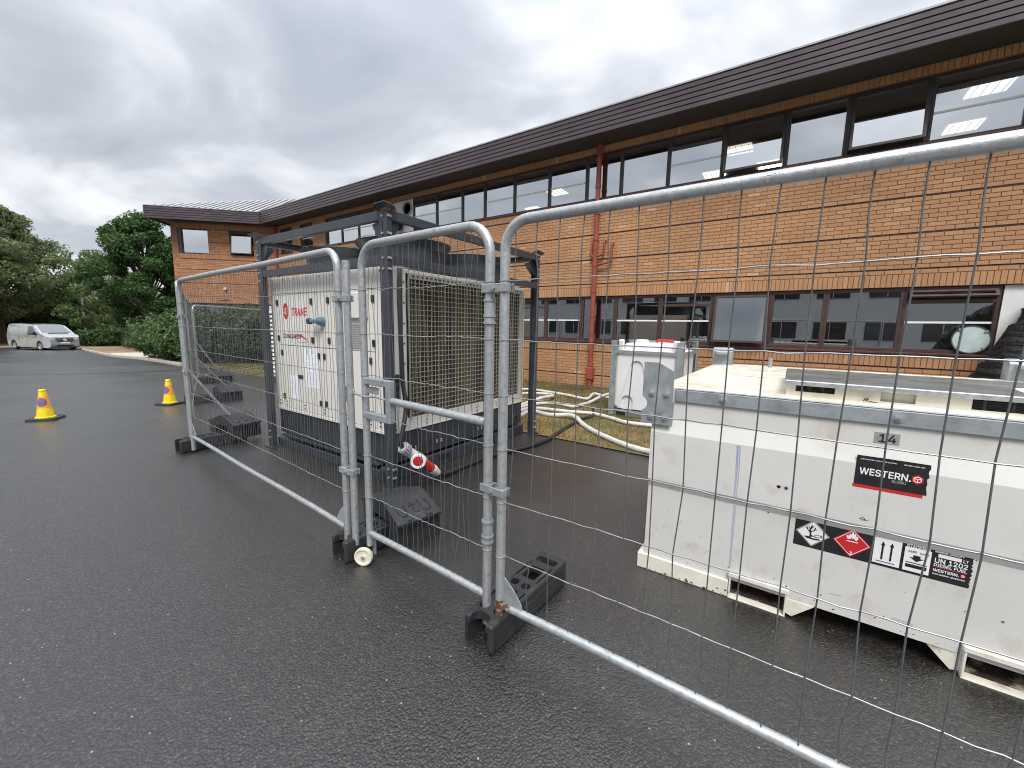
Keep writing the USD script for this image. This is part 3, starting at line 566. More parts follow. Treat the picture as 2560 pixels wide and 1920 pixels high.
# downpipes
def downpipe(y, z0, z1, r=0.06, label=None, x=9.70):
    mb = MB().cyl((x, y, z0), (x, y, z1), r, 18); p = obj('downpipe', bld, mb, pipe_m, smooth=40, label=label)
    for z in np.arange(z0 + 0.55, z1, 0.62): obj('pipe_collar', p, MB().lathe([(r, -0.035), (r + 0.012, -0.03), (r + 0.012, 0.03), (r, 0.035)], 18, frame((x, y, z), (1, 0, 0), (0, 1, 0))), pipe_m, smooth=40)
    return p
dp = downpipe(4.215, 0.02, 5.87, label='red downpipe with side branches on the brick wall')
obj('pipe_shoe', dp, MB().bx(9.62, 9.79, 4.12, 4.31, 0.20, 0.52, 0.02), pipe_m)
for sy, zb, zt, run in ((1, 3.28, 3.56, 0.10), (-1, 3.30, 3.60, 0.22), (-1, 3.10, 3.52, 0.42)):
    y = 4.215; pts = smoothpath([(9.70, y, zb - 0.03), (9.70, y + sy*run*0.7, zb), (9.70, y + sy*run, zb + 0.06), (9.70, y + sy*run, zt), (9.74, y + sy*run, zt + 0.03), (9.80, y + sy*run, zt + 0.03)], 4)
    obj('branch_pipe', dp, MB().tube(pts, 0.028, 10), pipe_m, smooth=True)
downpipe(12.66, 2.6, 5.87, label='red downpipe between upper windows behind the steel frame'); downpipe(19.95, 2.6, 5.87, 0.05, label='red downpipe in the inner corner of the building')

# ------------------------------------------------------------------ temporary fence
HZ = [1.695, 1.445, 1.20, 0.955, 0.705, 0.44]
def wavy(r, u, zs, amp):
    """the sideways drift of one wire at the heights zs"""
    return u + np.cumsum(r.normal(0, amp*0.55, len(zs)))*0.5 + r.normal(0, amp, len(zs))
def fence_panel(name, label, p0, p1, z0=0.03, top=1.935, rail=0.19, seed=1, amp=0.006, pitch=0.1, rb=0.11, group=None, gussets=True, cat='fence panel', zoff=0.0, skip=None, wr=0.0024):
    p0, p1 = V(*p0, 0), V(*p1, 0); L = np.linalg.norm(p1 - p0); Uv = (p1 - p0)/L; Nv = V(-Uv[1], Uv[0], 0); r = np.random.default_rng(seed)
    root = thing(name, label, cat, (p0[0], p0[1], zoff), group=group)
    P = lambda u, z, n=0.0: p0 + Uv*u + Nv*n + V(0, 0, z + zoff)
    path = [(0, z0), (0, 0.4), (0, 1.0), (0, top - rb - 0.02)] + arc((rb, top - rb), rb, 180, 90, 8) + [(L*0.35, top + 0.004), (L*0.65, top - 0.003)] + arc((L - rb, top - rb), rb, 90, 0, 8) + [(L, 1.0), (L, 0.4), (L, z0)]
    fr = obj('tube_frame', root, MB().tube([P(u, z) for u, z in path], 0.0215, 20), galv, smooth=50)
    obj('bottom_rail', root, MB().tube([P(u, rail + 0.004*math.sin(3*u)) for u in np.linspace(0.018, L - 0.018, 9)], 0.0185, 16), galv, smooth=50)
    if gussets:
        for s, u in ((1, 0.02), (-1, L - 0.02)):
            g = Polygon([(0, 0), (0.105, 0), (0.10, 0.03), (0.06, 0.085), (0, 0.14)]); g = g if s > 0 else affinity.scale(g, -1, 1, origin=(0, 0))
            obj('gusset', root, MB().prism(g, 0.006, frame(P(u, rail + 0.012, 0.003), Uv, (0, 0, 1))), galv_d)
    zz = np.array([rail + 0.01, 0.32] + HZ[::-1] + [1.82, top - 0.005]); hz_u = {}
    n = int(round((L - 0.06)/pitch)); us = [L*(k + 0.5)/n for k in range(n)]
    for k, u in enumerate(us):
        z = np.sort(np.r_[zz, zz[1:-1] + r.normal(0, 0.006, len(zz) - 2)]); q = wavy(r, u, zz, amp); q[0], q[-1] = u, u + r.normal(0, 0.004); q = np.clip(q, 0.03, L - 0.03)
        q = u + (q - u) * np.clip((top - zz)/0.4 + 0.25, 0, 1)
        if skip and skip(u): continue
        obj('vertical_wire', root, MB().tube([P(a, b, r.normal(0, 0.003)) for a, b in zip(q, zz)], wr, 5), wirem, smooth=True)
    for h in HZ:
        a0 = 0.0 if not (skip and skip(0.1)) else 0.0
        xs_ = np.linspace(0, L, 2*min(n, 36) + 1); dz = np.cumsum(r.normal(0, amp*0.35, len(xs_)))*0.4; dz -= np.linspace(0, dz[-1], len(xs_)); dz += r.normal(0, amp*0.22, len(xs_))
        obj('horizontal_wire', root, MB().tube([P(a, h + d, r.normal(0, 0.002)) for a, d in zip(xs_, dz)], 0.0025, 5), wireh, smooth=True)
    tw = MB()
    for u in (0, L):
        for h in HZ: tw.lathe([(0.0215, -0.0026), (0.0244, -0.002), (0.0244, 0.002), (0.0215, 0.0026)], 12, frame(P(u, h), (1, 0.0, 0.1), (0, 1, 0)))
    obj('wire_tie', root, tw, wireh, kind='stuff')
    return root, P, L
FG = 'galvanised mesh panels of the temporary fence'
PR, PRp, _ = fence_panel('mesh_fence', 'nearest galvanised mesh fence panel, standing in front of the white fuel tank', (1.437, 1.03), (1.462, -2.42), seed=11, amp=0.0065)
obj('rust_patch', PR, MB().tube([PRp(0.0, z) for z in (0.12, 0.145, 0.175, 0.2, 0.22)], [0.0222, 0.0225, 0.0228, 0.0226, 0.0219], 16).tube([PRp(u, 0.19) for u in (0.02, 0.05, 0.065)], [0.0196, 0.0196, 0.019], 14), rust, smooth=50, label='rusted joint at the foot of the post')
obj('rust_patch', PR, MB().lathe([(0, 0.001), (0.007, 0.001), (0.009, 0)], 10, frame(PRp(0.93, 1.935) + V(-0.0215, 0, 0), (0, 1, 0), (0, 0, 1))).lathe([(0, 0.003), (0.005, 0.002), (0.006, 0)], 8, frame(PRp(0.945, 1.94) + V(-0.0215, 0, 0), (0, 1, 0), (0, 0, 1))), rust)
P1, P1p, L1 = fence_panel('mesh_fence', 'long galvanised mesh fence panel in front of the cream chiller, left of the gate', (1.655, 5.56), (1.45, 2.27), seed=12, amp=0.0034, pitch=0.0375, wr=0.00145)
F1, F1p, LF1 = fence_panel('mesh_fence', 'fence panel seen almost edge on beyond the left end of the chiller', (1.69, 5.72), (2.72, 8.95), seed=13, amp=0.003, pitch=0.0375, wr=0.0021)
F2, F2p, LF2 = fence_panel('mesh_fence', 'second edge on fence panel, further along towards the hedge', (2.75, 9.02), (3.80, 12.10), seed=14, amp=0.003, pitch=0.0375, wr=0.0021, zoff=-0.02)
F3, F3p, LF3 = fence_panel('mesh_fence', 'farthest fence panel, standing across the grass in front of the laurel hedge', (3.86, 12.18), (6.80, 14.10), seed=15, amp=0.003, pitch=0.0375, wr=0.0021, zoff=-0.05)
# gate
GA, GP, GL = fence_panel('mesh_gate', 'narrow galvanised mesh gate with latch box and white wheel', (1.447, 1.118), (1.485, 2.085), z0=0.07, top=1.945, rail=0.195, seed=21, amp=0.009, pitch=0.042, wr=0.0016, gussets=False, cat='gate')
stage.RemovePrim(GA + '/tube_frame')
names[(GA, 'tube_frame')] = 0
pth = [(0, 0.05), (0, 0.4), (0, 1.0), (0, 1.80)] + arc((0.13, 1.815), 0.13, 180, 90, 9) + [(GL*0.5, 1.946)] + arc((GL - 0.13, 1.815), 0.13, 90, 0, 9) + [(GL, 1.0), (GL, 0.5), (GL, 0.115)]
obj('tube_frame', GA, MB().tube([GP(u, z) for u, z in pth], 0.0215, 20), galv, smooth=50)
for a, b in ((1.515, 1.625), (0.475, 0.59)):
    q = MB().cyl(GP(0, a), GP(0, b), 0.0255, 18)
    for z in (a, a + 0.03, b - 0.012): q.lathe([(0.025, -0.004), (0.029, -0.003), (0.029, 0.006), (0.025, 0.007)], 18, frame(GP(0, z), (1, 0, 0), (0, 1, 0)))
    obj('hinge_sleeve', GA, q, galv_d, smooth=40)
UG = unit(GP(1, 0) - GP(0, 0)); NG = V(-UG[1], UG[0], 0)
bm = frame(GP(0, 0), UG, (0, 0, 1))
for nm, (u0, u1, z0_, z1_) in (('latch_bar', (GL - 0.215, GL - 0.01, 1.148, 1.188)), ('latch_bar', (GL - 0.215, GL - 0.01, 0.940, 0.980)), ('latch_bar', (GL - 0.257, GL - 0.217, 0.940, 1.188))):
    obj(nm, GA, MB().bx(u0, u1, z0_, z1_, -0.02, 0.02, 0.004, bm), galv_d)
obj('middle_rail', GA, MB().tube([GP(0.018, 1.062), GP(GL - 0.258, 1.072)], 0.0205, 18), galv, smooth=50)
obj('latch_plate', GA, MB().bx(GL - 0.13, GL - 0.005, 1.095, 1.135, -0.004, 0.004, 0.002, bm), galv_d)
obj('latch_bolt', GA, MB().tube([GP(GL + 0.085, 1.085, 0.03), GP(GL - 0.05, 1.078, 0.035), GP(GL - 0.11, 1.085, 0.035), GP(GL - 0.14, 1.088, 0.03), GP(GL - 0.22, 1.078, 0.02)], 0.0065, 8), galv_d, smooth=True)
obj('latch_hook', GA, MB().tube([GP(GL + 0.085 + 0.012*math.sin(t), 1.10 + 0.022*math.cos(t), 0.03) for t in np.linspace(0, 5.2, 10)], 0.006, 7), galv, smooth=True)
wc = GP(GL, 0.058, 0.05); wm = frame(wc, (0, 0, 1), (UG[0], UG[1], 0)); wu = V(math.cos(0.55)*UG[0] - math.sin(0.55)*UG[1], math.sin(0.55)*UG[0] + math.cos(0.55)*UG[1], 0); wm = frame(wc, wu, (0, 0, 1)); wx = np.cross(wu, (0, 0, 1))
wheel = obj('wheel', GA, MB().lathe([(0, -0.014), (0.012, -0.016), (0.012, -0.010), (0.040, -0.008), (0.046, -0.014), (0.055, -0.014), (0.0575, -0.010), (0.0575, 0.010), (0.055, 0.014), (0.046, 0.014), (0.04, 0.008), (0.012, 0.010), (0.012, 0.018), (0, 0.018)], 36, wm), pm('wheel_nylon', (0.66, 0.60, 0.49), 0.45, 0, 0.1, 20), smooth=35)
obj('axle_bolt', wheel, MB().cyl(wc - wx*0.026, wc + wx*0.026, 0.006, 10).cyl(wc - wx*0.021, wc + wx*0.021, 0.011, 6), galv_d)
obj('axle_bracket', GA, MB().bx(GL - 0.016, GL + 0.016, 0.04, 0.17, 0.02, 0.034, 0.003, bm), galv_d)
gp = thing('gate_post', 'flat topped single galvanised post clamped beside the gate latch', 'gate post', (1.452, 2.188, 0))
obj('tube', gp, MB().tube([(1.452, 2.188, 0.05), (1.452, 2.186, 1.0), (1.450, 2.184, 1.865)], 0.0215, 20), galv, smooth=50)
obj('strike_plate', gp, MB().bx(1.42, 1.485, 2.205, 2.212, 1.03, 1.13, 0.002), galv_d)
def clamp(a, b, z, label, zz=None):
    a, b = V(*a, z), V(*b, z); m_ = (a + b)/2; d = unit(b - a); n = V(-d[1], d[0], 0); L = np.linalg.norm(b - a)
    t = thing('fence_coupler', label, 'fence clamp', tuple(m_), group=None); M = frame(m_, d, n)
    pl = MB()
    for s in (-1, 1): pl.bx(-L/2 - 0.03, L/2 + 0.03, s*0.024 - 0.003, s*0.024 + 0.003, -0.019, 0.019, 0.003, M)
    obj('clamp_plate', t, pl, galv_d)
    q = MB()
    for s in (-1, 1): q.lathe([(0.0225, -0.019), (0.0265, -0.017), (0.0265, 0.017), (0.0225, 0.019)], 16, frame(m_ + d*s*L/2, (1, 0, 0), (0, 1, 0)))
    obj('clamp_collar', t, q, galv_d, smooth=40)
    obj('clamp_bolt', t, MB().cyl(m_ - n*0.036, m_ + n*0.036, 0.006, 8).cyl(m_ - n*0.034, m_ - n*0.027, 0.012, 6).cyl(m_ + n*0.028, m_ + n*0.035, 0.012, 6), galv_d)
clamp((1.437, 1.03), (1.447, 1.118), 1.665, 'upper steel clamp joining the gate hinge post to the nearest fence panel')
clamp((1.437, 1.03), (1.447, 1.118), 0.752, 'lower steel clamp joining the gate hinge post to the nearest fence panel')
clamp((1.45, 2.27), (1.452, 2.187), 1.65, 'upper clamp tying the flat topped gate post to the long fence panel')
clamp((1.45, 2.27), (1.452, 2.187), 0.585, 'lower clamp tying the flat topped gate post to the long fence panel')
clamp((1.655, 5.56), (1.69, 5.72), 1.55, 'upper clamp at the left corner of the fence, level with the hedge top')
clamp((1.655, 5.56), (1.69, 5.72), 0.93, 'lower clamp at the left corner of the fence, above the black cone base')
# rubber feet
def rounded(x0, x1, y0, y1, z0, z1, r):
    pts = [(x, y, z) for x in (x0 + r, x1 - r) for y in (y0 + r, y1 - r) for z in (z0 + r, z1 - r)]
    return mf.Manifold.batch_hull([mf.Manifold.sphere(r, 16).translate(p) for p in pts])
def vcyl(x, y, z0, z1, r): return mf.Manifold.cylinder(z1 - z0, r, r, 20).translate((x, y, z0))
def cub(x0, x1, y0, y1, z0, z1): return mf.Manifold.cube((x1 - x0, y1 - y0, z1 - z0)).translate((x0, y0, z0))
def slot(x0, x1, y0, y1, z0, z1, r): return mf.Manifold.batch_hull([vcyl(x, y, z0, z1, r) for x in (x0 + r, x1 - r) for y in (y0 + r, y1 - r)])
body = rounded(0, 0.70, -0.088, 0.088, 0.0, 0.145, 0.016)
body -= cub(-0.05, 0.66, -0.062, 0.062, -0.05, 0.105) + cub(-0.05, 0.035, -0.048, 0.048, 0.06, 0.2)
body -= rounded(-0.06, 0.06, -0.046, 0.046, 0.085, 0.25, 0.03)
for x, y in ((0.105, 0.043), (0.105, -0.043), (0.345, 0.035), (0.345, -0.035)): body -= vcyl(x, y, 0.09, 0.2, 0.0255)
body -= slot(0.20, 0.285, -0.03, 0.03, 0.09, 0.2, 0.012); body -= slot(0.41, 0.53, -0.042, 0.042, 0.09, 0.2, 0.01); body -= slot(0.585, 0.64, -0.066, 0.066, 0.09, 0.2, 0.02)
for y in (-0.068, 0.068):
    body -= slot(0.15, 0.30, y - 0.005, y + 0.005, 0.132, 0.2, 0.004); body -= slot(0.40, 0.56, y - 0.005, y + 0.005, 0.132, 0.2, 0.004)
body += cub(0.03, 0.66, -0.0935, -0.086, 0.012, 0.10) + cub(0.03, 0.66, 0.086, 0.0935, 0.012, 0.10) 
FOOT = (1.345, 1.070)
fa = math.radians(-2)
feet0 = thing('rubber_block', 'black rubber fence foot with slots, under the hinge post of the gate', 'fence block', (1.335, 1.085, 0), fa)
obj('block', feet0, MB().mani(body), rubber, smooth=30, world=False)
dup(feet0, (1.375, 2.262, 0), math.radians(-3), 'black rubber fence foot under the gate latch posts, carrying a ballast block')
dup(feet0, (1.545, 5.70, 0), math.radians(2), 'black rubber fence foot at the left front corner of the fence')
dup(feet0, (2.62, 9.00, -0.004), math.radians(-5), 'black rubber fence foot behind the second yellow cone')
dup(feet0, (3.72, 12.16, -0.04), math.radians(-4), 'farthest black rubber fence foot, beside the grass edge')
# ballast blocks (saddles)
sec = Polygon([(-0.235, 0), (-0.235, 0.165), (-0.27, 0.17), (-0.27, 0.188), (-0.05, 0.272), (0.02, 0.288), (0.20, 0.225), (0.30, 0.20), (0.30, 0.18), (0.265, 0.175), (0.25, 0.06), (0.13, 0.045), (0.115, 0.165), (-0.115, 0.165), (-0.13, 0.0)])
bal0 = thing('ballast_block', 'black ballast saddle with embossed letters, on the foot beside the gate wheel', 'ballast block', (1.70, 2.285, 0.0), math.radians(-12))
bt = trimesh.creation.extrude_polygon(sec, 0.36, engine='earcut'); Mb = frame((0, 0, 0), (0, 1, 0), (0, 0, 1)); Mb[:3, 2] = (1, 0, 0)
bm_ = mf.Manifold.extrude(mf.CrossSection([np.array(sec.exterior.coords)[:-1][::1].tolist()] if sec.exterior.is_ccw else [np.array(sec.exterior.coords)[:-1][::-1].tolist()]), 0.36)
q = bm_.to_mesh(); vv = q.vert_properties[:, :3]; bv = np.c_[vv[:, 2], vv[:, 0], vv[:, 1]]
inset = 1 - 0.10*np.clip((bv[:, 2])/0.34, 0, 1); bv[:, 0] = (bv[:, 0] - 0.18)*inset + 0.18
obj('saddle', bal0, MB().add(bv, q.tri_verts), rubber, smooth=25, world=False)
sl_ = unit(V(0, -0.22, -0.084)); su = V(1, 0, 0); tm = frame(V(0.18, -0.16, 0.2305) + np.cross(su, -sl_)*0.001, su, -sl_)
let = MB()
Ut = [smoothpath([(-0.028, 0.06, 0), (-0.028, -0.03, 0), (0, -0.058, 0), (0.028, -0.03, 0), (0.026, 0.045, 0)], 5), ]
for ox in (-0.085, 0.09):
    let.tube(Ut[0] + V(ox, 0, 0), 0.007, 6, True, tm)
let.tube(smoothpath([(0.0, 0.055, 0), (0.0, -0.03, 0), (0.02, -0.052, 0), (0.035, -0.035, 0)], 5), 0.006, 6, True, tm); let.tube([(-0.022, 0.022, 0), (0.026, 0.03, 0)], 0.006, 6, True, tm)
obj('embossed_letter', bal0, let, plast_b, smooth=True, world=False)
vent_ = MB()
for k in range(5): vent_.bx(0.05 + 0.05*k, 0.085 + 0.05*k, 0.09, 0.115, 0.318, 0.320); vent_.bx(0.05 + 0.05*k, 0.085 + 0.05*k, 0.20, 0.215, 0.262, 0.264)
obj('grip_slot', bal0, MB().bx(0.08, 0.13, -0.262, -0.252, 0.1935, 0.197, 0).bx(0.23, 0.28, -0.262, -0.252, 0.1935, 0.197, 0), plast_b, world=False)
dup(bal0, (2.02, 5.80, 0.05), math.radians(8), 'black ballast saddle on the left front fence foot, beside the chiller frame')
dup(bal0, (3.10, 8.96, 0.0), math.radians(-4), 'black ballast saddle beyond the chiller, on the foot behind the second cone')
dup(bal0, (4.16, 12.12, -0.05), math.radians(-6), 'farthest black ballast saddle, at the edge of the grass')
def brace(a, b, label):
    a, b = V(*a), V(*b); t = thing('slanting_stay', label, 'fence brace', tuple(b))
    obj('tube', t, MB().tube([a, (a + b)/2 + V(0, 0, -0.004), b], 0.018, 12), galv_d, smooth=50); obj('hook', t, MB().lathe([(0.022, -0.02), (0.027, -0.018), (0.027, 0.018), (0.022, 0.02)], 12, frame(a, (1, 0, 0), (0, 1, 0))), galv_d)
brace((1.78, 5.98, 0.93), (2.12, 5.78, 0.33), 'slanting grey tube bracing the left corner of the fence')
brace((2.70, 8.90, 0.98), (3.25, 8.95, 0.28), 'slanting grey tube bracing the fence behind the second cone')
brace((3.80, 12.10, 1.08), (4.30, 12.14, 0.22), 'farthest slanting grey tube, bracing the fence near the grass')

# ------------------------------------------------------------------ chiller
ch = thing('chiller', 'cream air cooled chiller unit with caged coil and charcoal base', 'chiller', (3.57, 4.08, 0))
CX0, CX1, CY0, CY1 = 2.42, 4.72, 3.05, 5.15
body_ = obj('casing', ch, MB().bx(CX0 + 0.003, CX1, CY0 + 0.25, CY1, 0.462, 2.02, 0.004).bx(CX0 + 0.003, 2.65, CY0, CY0 + 0.248, 0.462, 2.02, 0.004).bx(2.652, CX1, CY0, CY0 + 0.245, 0.462, 0.575, 0.004).bx(2.652, CX1, CY0, CY0 + 0.245, 1.985, 2.02, 0.003).bx(4.665, CX1, CY0, CY0 + 0.245, 0.577, 1.983, 0.004), cream)
FX = frame((CX0, 0, 0), (0, -1, 0), (0, 0, 1))      # u = -y, v = z, out = -x
def fpan(name, y0, y1, z0, z1, t=0.012, mat=cream, ch_=0.003, o=0.0, label=None, par=None): return obj(name, par or ch, MB().bx(-y1, -y0, z0, z1, o, o + t, ch_, FX), mat, label=label)
fpan('top_panel', 3.06, 5.15, 1.832, 2.018); fpan('end_strip', 4.992, 5.15, 0.50, 1.828); fpan('end_strip', 3.06, 3.205, 0.50, 1.828)
d1 = fpan('door', 4.178, 4.986, 1.247, 1.826, label='upper left door with the maker name'); d2 = fpan('door', 3.215, 4.166, 1.247, 1.826); d3 = fpan('door', 4.10, 4.986, 0.505, 1.238); d4 = fpan('door', 3.215, 4.09, 0.505, 1.238)
fpan('bottom_rail', 3.06, 5.15, 0.464, 0.50, 0.016)
for i, (y, z) in enumerate([(4.994, 1.731), (4.265, 1.732), (3.953, 1.738), (3.60, 1.738), (3.223, 1.738), (4.995, 1.322), (4.267, 1.320), (3.955, 1.325), (3.60, 1.325), (3.221, 1.327), (4.943, 1.156), (4.162, 1.154), (4.059, 1.155), (3.275, 1.157), (4.94, 0.640), (4.163, 0.636), (4.06, 0.642), (3.28, 0.64)]):
    s = 0.022 if i < 10 else 0.019; obj('latch', ch, MB().bx(-y - s, -y + s, z - 0.033, z + 0.033, 0.010, 0.026, 0.006, FX), plast_b)
for y, z in ((4.558, 0.896), (3.62, 0.902)): obj('door_handle', ch, MB().bx(-y - 0.05, -y + 0.05, z - 0.022, z + 0.022, 0.008, 0.020, 0.004, FX), plast_b)
hn = obj('isolator_handle', d2, MB().cyl((CX0 - 0.012, 4.06, 1.523), (CX0 - 0.06, 4.06, 1.523), 0.05, 20, 0.042).cyl((CX0 - 0.06, 4.06, 1.523), (CX0 - 0.085, 4.06, 1.523), 0.04, 20, 0.03).bx(CX0 - 0.11, CX0 - 0.07, 4.04, 4.20, 1.50, 1.545, 0.012), teal, smooth=35)
obj('isolator_handle', d2, MB().bx(CX0 - 0.115, CX0 - 0.065, 4.15, 4.215, 1.492, 1.553, 0.012), plast_b, label='black grip of the isolator')
obj('control_box', d2, MB().bx(-3.62, -3.30, 1.555, 1.80, 0.012, 0.055, 0.008, FX), cream)
q = MB()
for k in range(11): q.bx(-3.60, -3.42, 1.27 + 0.022*k, 1.278 + 0.022*k, 0.013, 0.02, 0, FX)
obj('louvre', d2, q, greyp)
sc_ = MB()
for y in np.linspace(3.12, 5.08, 9): sc_.lathe([(0, 0.006), (0.007, 0.005), (0.009, 0)], 8, frame((CX0 - 0.012, y, 1.985), (0, -1, 0), (0, 0, 1)))
for y in (3.10, 3.16, 3.30, 3.7, 4.1, 4.5, 4.9, 5.05):
    for z in (0.535, 0.575): sc_.lathe([(0, 0.006), (0.007, 0.005), (0.009, 0)], 8, frame((CX0 - 0.014, y, z), (0, -1, 0), (0, 0, 1)))
for x in (2.50, 2.60, 2.9, 3.3, 3.7, 4.1, 4.5):
    for z in (0.50, 0.54): sc_.lathe([(0, 0.006), (0.007, 0.005), (0.009, 0)], 8, frame((x, CY0, z), (1, 0, 0), (0, 0, 1)))
for z in np.linspace(0.75, 1.9, 7): sc_.lathe([(0, 0.006), (0.007, 0.005), (0.009, 0)], 8, frame((2.62, CY0, z), (1, 0, 0), (0, 0, 1)))
obj('screw', ch, sc_, plast_b, kind='stuff')
# maker logo: red oval with pale bars, red word
el = affinity.scale(Point(0, 0).buffer(1, 24), 0.056, 0.092); bars = [sbox(-0.07, -0.032 + 0.0155*k, 0.07 - 0.05*(k % 2), -0.026 + 0.0155*k) for k in range(5)]; stem = sbox(-0.006, -0.05, 0.006, 0.045)
lg = el.difference(unary_union(bars)).difference(stem)
LM = frame((CX0 - 0.0125, 4.812, 1.634), (0, -1, 0), (0, 0, 1))
emb = obj('maker_logo', d1, MB().prism(lg, 0.001, LM), red, label='red oval emblem')
obj('maker_name', d1, MB().text('TRANE', 0.082, frame((CX0 - 0.0125, 4.695, 1.585), (0, -1, 0), (0, 0, 1)), True, 0.001, 0.318/text_w('TRANE', 0.082), False, 0.16), red, label='red TRANE lettering')
obj('model_name', d1, MB().text('CONQUEST', 0.046, frame((CX0 - 0.0125, 4.925, 1.330), (0, -1, 0), (0, 0, 1)), True, 0.001, 0.43/text_w('CONQUEST', 0.046), False, 0.2), skirtm)
q = MB(); sw = Polygon([(0.24, 0.02), (0.40, 0.026), (0.53, -0.012), (0.55, -0.008), (0.42, 0.040), (0.25, 0.030)]); q.prism(sw, 0.0015, frame((CX0 - 0.0128, 4.925, 1.330), (0, -1, 0), (0, 0, 1))); obj('swoosh', d1, q, red)
q = MB(); q.tube([(CX0 - 0.0135, 4.925 - x, 1.330 + z) for x, z in ((0.33, -0.035), (0.42, -0.042), (0.52, -0.034), (0.56, -0.02))], 0.002, 5); obj('swoosh', d1, q, greyp)
def sheetpaper(y0, y1, z0, z1, lines, sym, label):
    p = obj('paper_notice', d3, MB().bx(-y1, -y0, z0, z1, 0.0124, 0.0136, 0, FX), paper, label=label); q = MB(); h = z1 - z0; w_ = y1 - y0; r = np.random.default_rng(int(y0*100))
    for k in range(lines):
        z = z1 - h*(0.30 if sym else 0.2) - (h*0.65)*k/lines
        if (k % 5) == 4: continue
        x = 0.1
        while x < 0.85:
            l = r.uniform(0.04, 0.14); q.bx(-y1 + w_*x, -y1 + w_*min(x + l, 0.9), z - h*0.008, z, 0.0137, 0.0142, 0, FX); x += l + 0.03
    if sym:
        for f_ in (0.25, 0.68):
            c = (-y1 + w_*f_, z1 - h*0.14); d_ = Polygon([(0, .028), (.024, 0), (0, -.028), (-.024, 0)]); d_ = d_.difference(affinity.scale(d_, 0.55, 0.55)); q.prism(affinity.translate(d_, *c), 0.0006, frame((CX0 - 0.0137, 0, 0), (0, -1, 0), (0, 0, 1)))
    obj('print', p, q, inkm if not sym else pm('print_grey', (0.33, 0.33, 0.40), 0.6))
sheetpaper(4.203, 4.464, 1.010, 1.222, 8, True, 'upper taped paper sheet with two warning diamonds'); sheetpaper(4.203, 4.464, 0.792, 1.004, 13, False, 'lower taped paper sheet of small print'); sheetpaper(4.622, 4.808, 0.625, 0.90, 12, False, 'small taped paper sheet near the left edge of the chiller')
obj('socket_box', ch, MB().bx(2.44, 2.53, CY0 - 0.045, CY0 - 0.002, 0.80, 1.04, 0.008), plast_b)
q = MB()
for z in (0.845, 0.93, 0.99): q.bx(2.46, 2.512, CY0 - 0.053, CY0 - 0.046, z, z + 0.03, 0.003)
obj('socket_box', ch, q, skirtm)
# coil and its guard on the right face
obj('coil', ch, MB().bx(2.655, 4.66, CY0 + 0.06, CY0 + 0.09, 0.58, 1.98), coil)
q = MB()
for x in np.arange(2.72, 4.65, 0.24): q.bx(x, x + 0.012, CY0 + 0.045, CY0 + 0.06, 0.58, 1.98)
obj('coil_tube', ch, q, pm('copper_dark', (0.10, 0.09, 0.045), 0.5, 0.3), kind='stuff')
g_ = obj('guard', ch, MB().bx(2.655, 4.662, CY0 - 0.028, CY0 - 0.020, 1.935, 1.985).bx(2.655, 2.67, CY0 - 0.028, CY0 - 0.02, 0.575, 1.935).bx(4.645, 4.662, CY0 - 0.028, CY0 - 0.02, 0.575, 1.935), pm('guard_wire', (0.35, 0.335, 0.29), 0.5, 0.1))
gw = UsdShade.Material.Get(stage, '/World/Looks/guard_wire')
for x in np.arange(2.70, 4.64, 0.0505): obj('guard_bar', g_, MB().tube([(x, CY0 - 0.024, 0.578), (x, CY0 - 0.024, 1.934)], 0.0027, 5), gw, smooth=True)
for z in np.arange(0.585, 1.94, 0.0505): obj('guard_bar', g_, MB().tube([(2.658, CY0 - 0.031, z), (4.66, CY0 - 0.031, z)], 0.0027, 5), gw, smooth=True)
q = MB()
for x in np.arange(2.70, 4.62, 0.06): q.bx(x, x + 0.03, CY0 - 0.0295, CY0 - 0.0282, 1.952, 1.968)
obj('punched_slot', g_, q, plast_b, kind='stuff')
# charcoal skirt, skid, fans
obj('skirt', ch, MB().bx(CX0 + 0.012, CX1 - 0.01, CY0 + 0.01, CY1 - 0.01, 0.165, 0.458, 0.005), skirtm)
sk = obj('skid', ch, MB().bx(CX0 - 0.03, CX1 + 0.02, CY0 - 0.012, CY0 + 0.12, 0.0, 0.135, 0.006).bx(CX0 - 0.03, CX0 + 0.09, CY0 + 0.122, CY1, 0.0, 0.10, 0.006).bx(CX0 + 0.1, CX1, CY1 - 0.1, CY1 + 0.01, 0, 0.13, 0.006).bx(CX0 - 0.028, CX1 - 0.01, CY0 + 0.14, CY1 - 0.12, 0.136, 0.162, 0.004), skirtm)
for x in (3.06, 3.90): obj('fork_pocket', sk, MB().bx(x, x + 0.16, CY0 - 0.0145, CY0 - 0.0122, 0.04, 0.105), plast_b)
obj('fork_pocket', sk, MB().bx(CX0 - 0.0325, CX0 - 0.0303, CY0 + 0.02, CY0 + 0.07, 0.01, 0.10), plast_b)
q = MB()
for y in np.arange(3.25, 5.05, 0.055): q.bx(CX0 + 0.008, CX0 + 0.0115, y, y + 0.035, 0.118, 0.158) if False else q.bx(CX0 - 0.0302, CX0 - 0.0285, y, y + 0.035, 0.140, 0.158)
obj('drain_slot', sk, q, plast_b, kind='stuff')
q = MB()
for x in (2.75, 3.05, 3.12, 3.75, 3.82, 4.2, 4.5):
    for z in (0.255, 0.275): q.lathe([(0, 0.008), (0.01, 0.006), (0.012, 0)], 8, frame((x, CY0 + 0.01, z), (1, 0, 0), (0, 0, 1)))
obj('bolt', ch, q, galv_d, kind='stuff')
obj('lifting_eye', ch, MB().tube([(4.55 + 0.05*math.cos(t), CY0 - 0.005, 0.26 + 0.05*math.sin(t)) for t in np.linspace(-0.4, 3.5, 12)], 0.008, 6), steel, smooth=True)
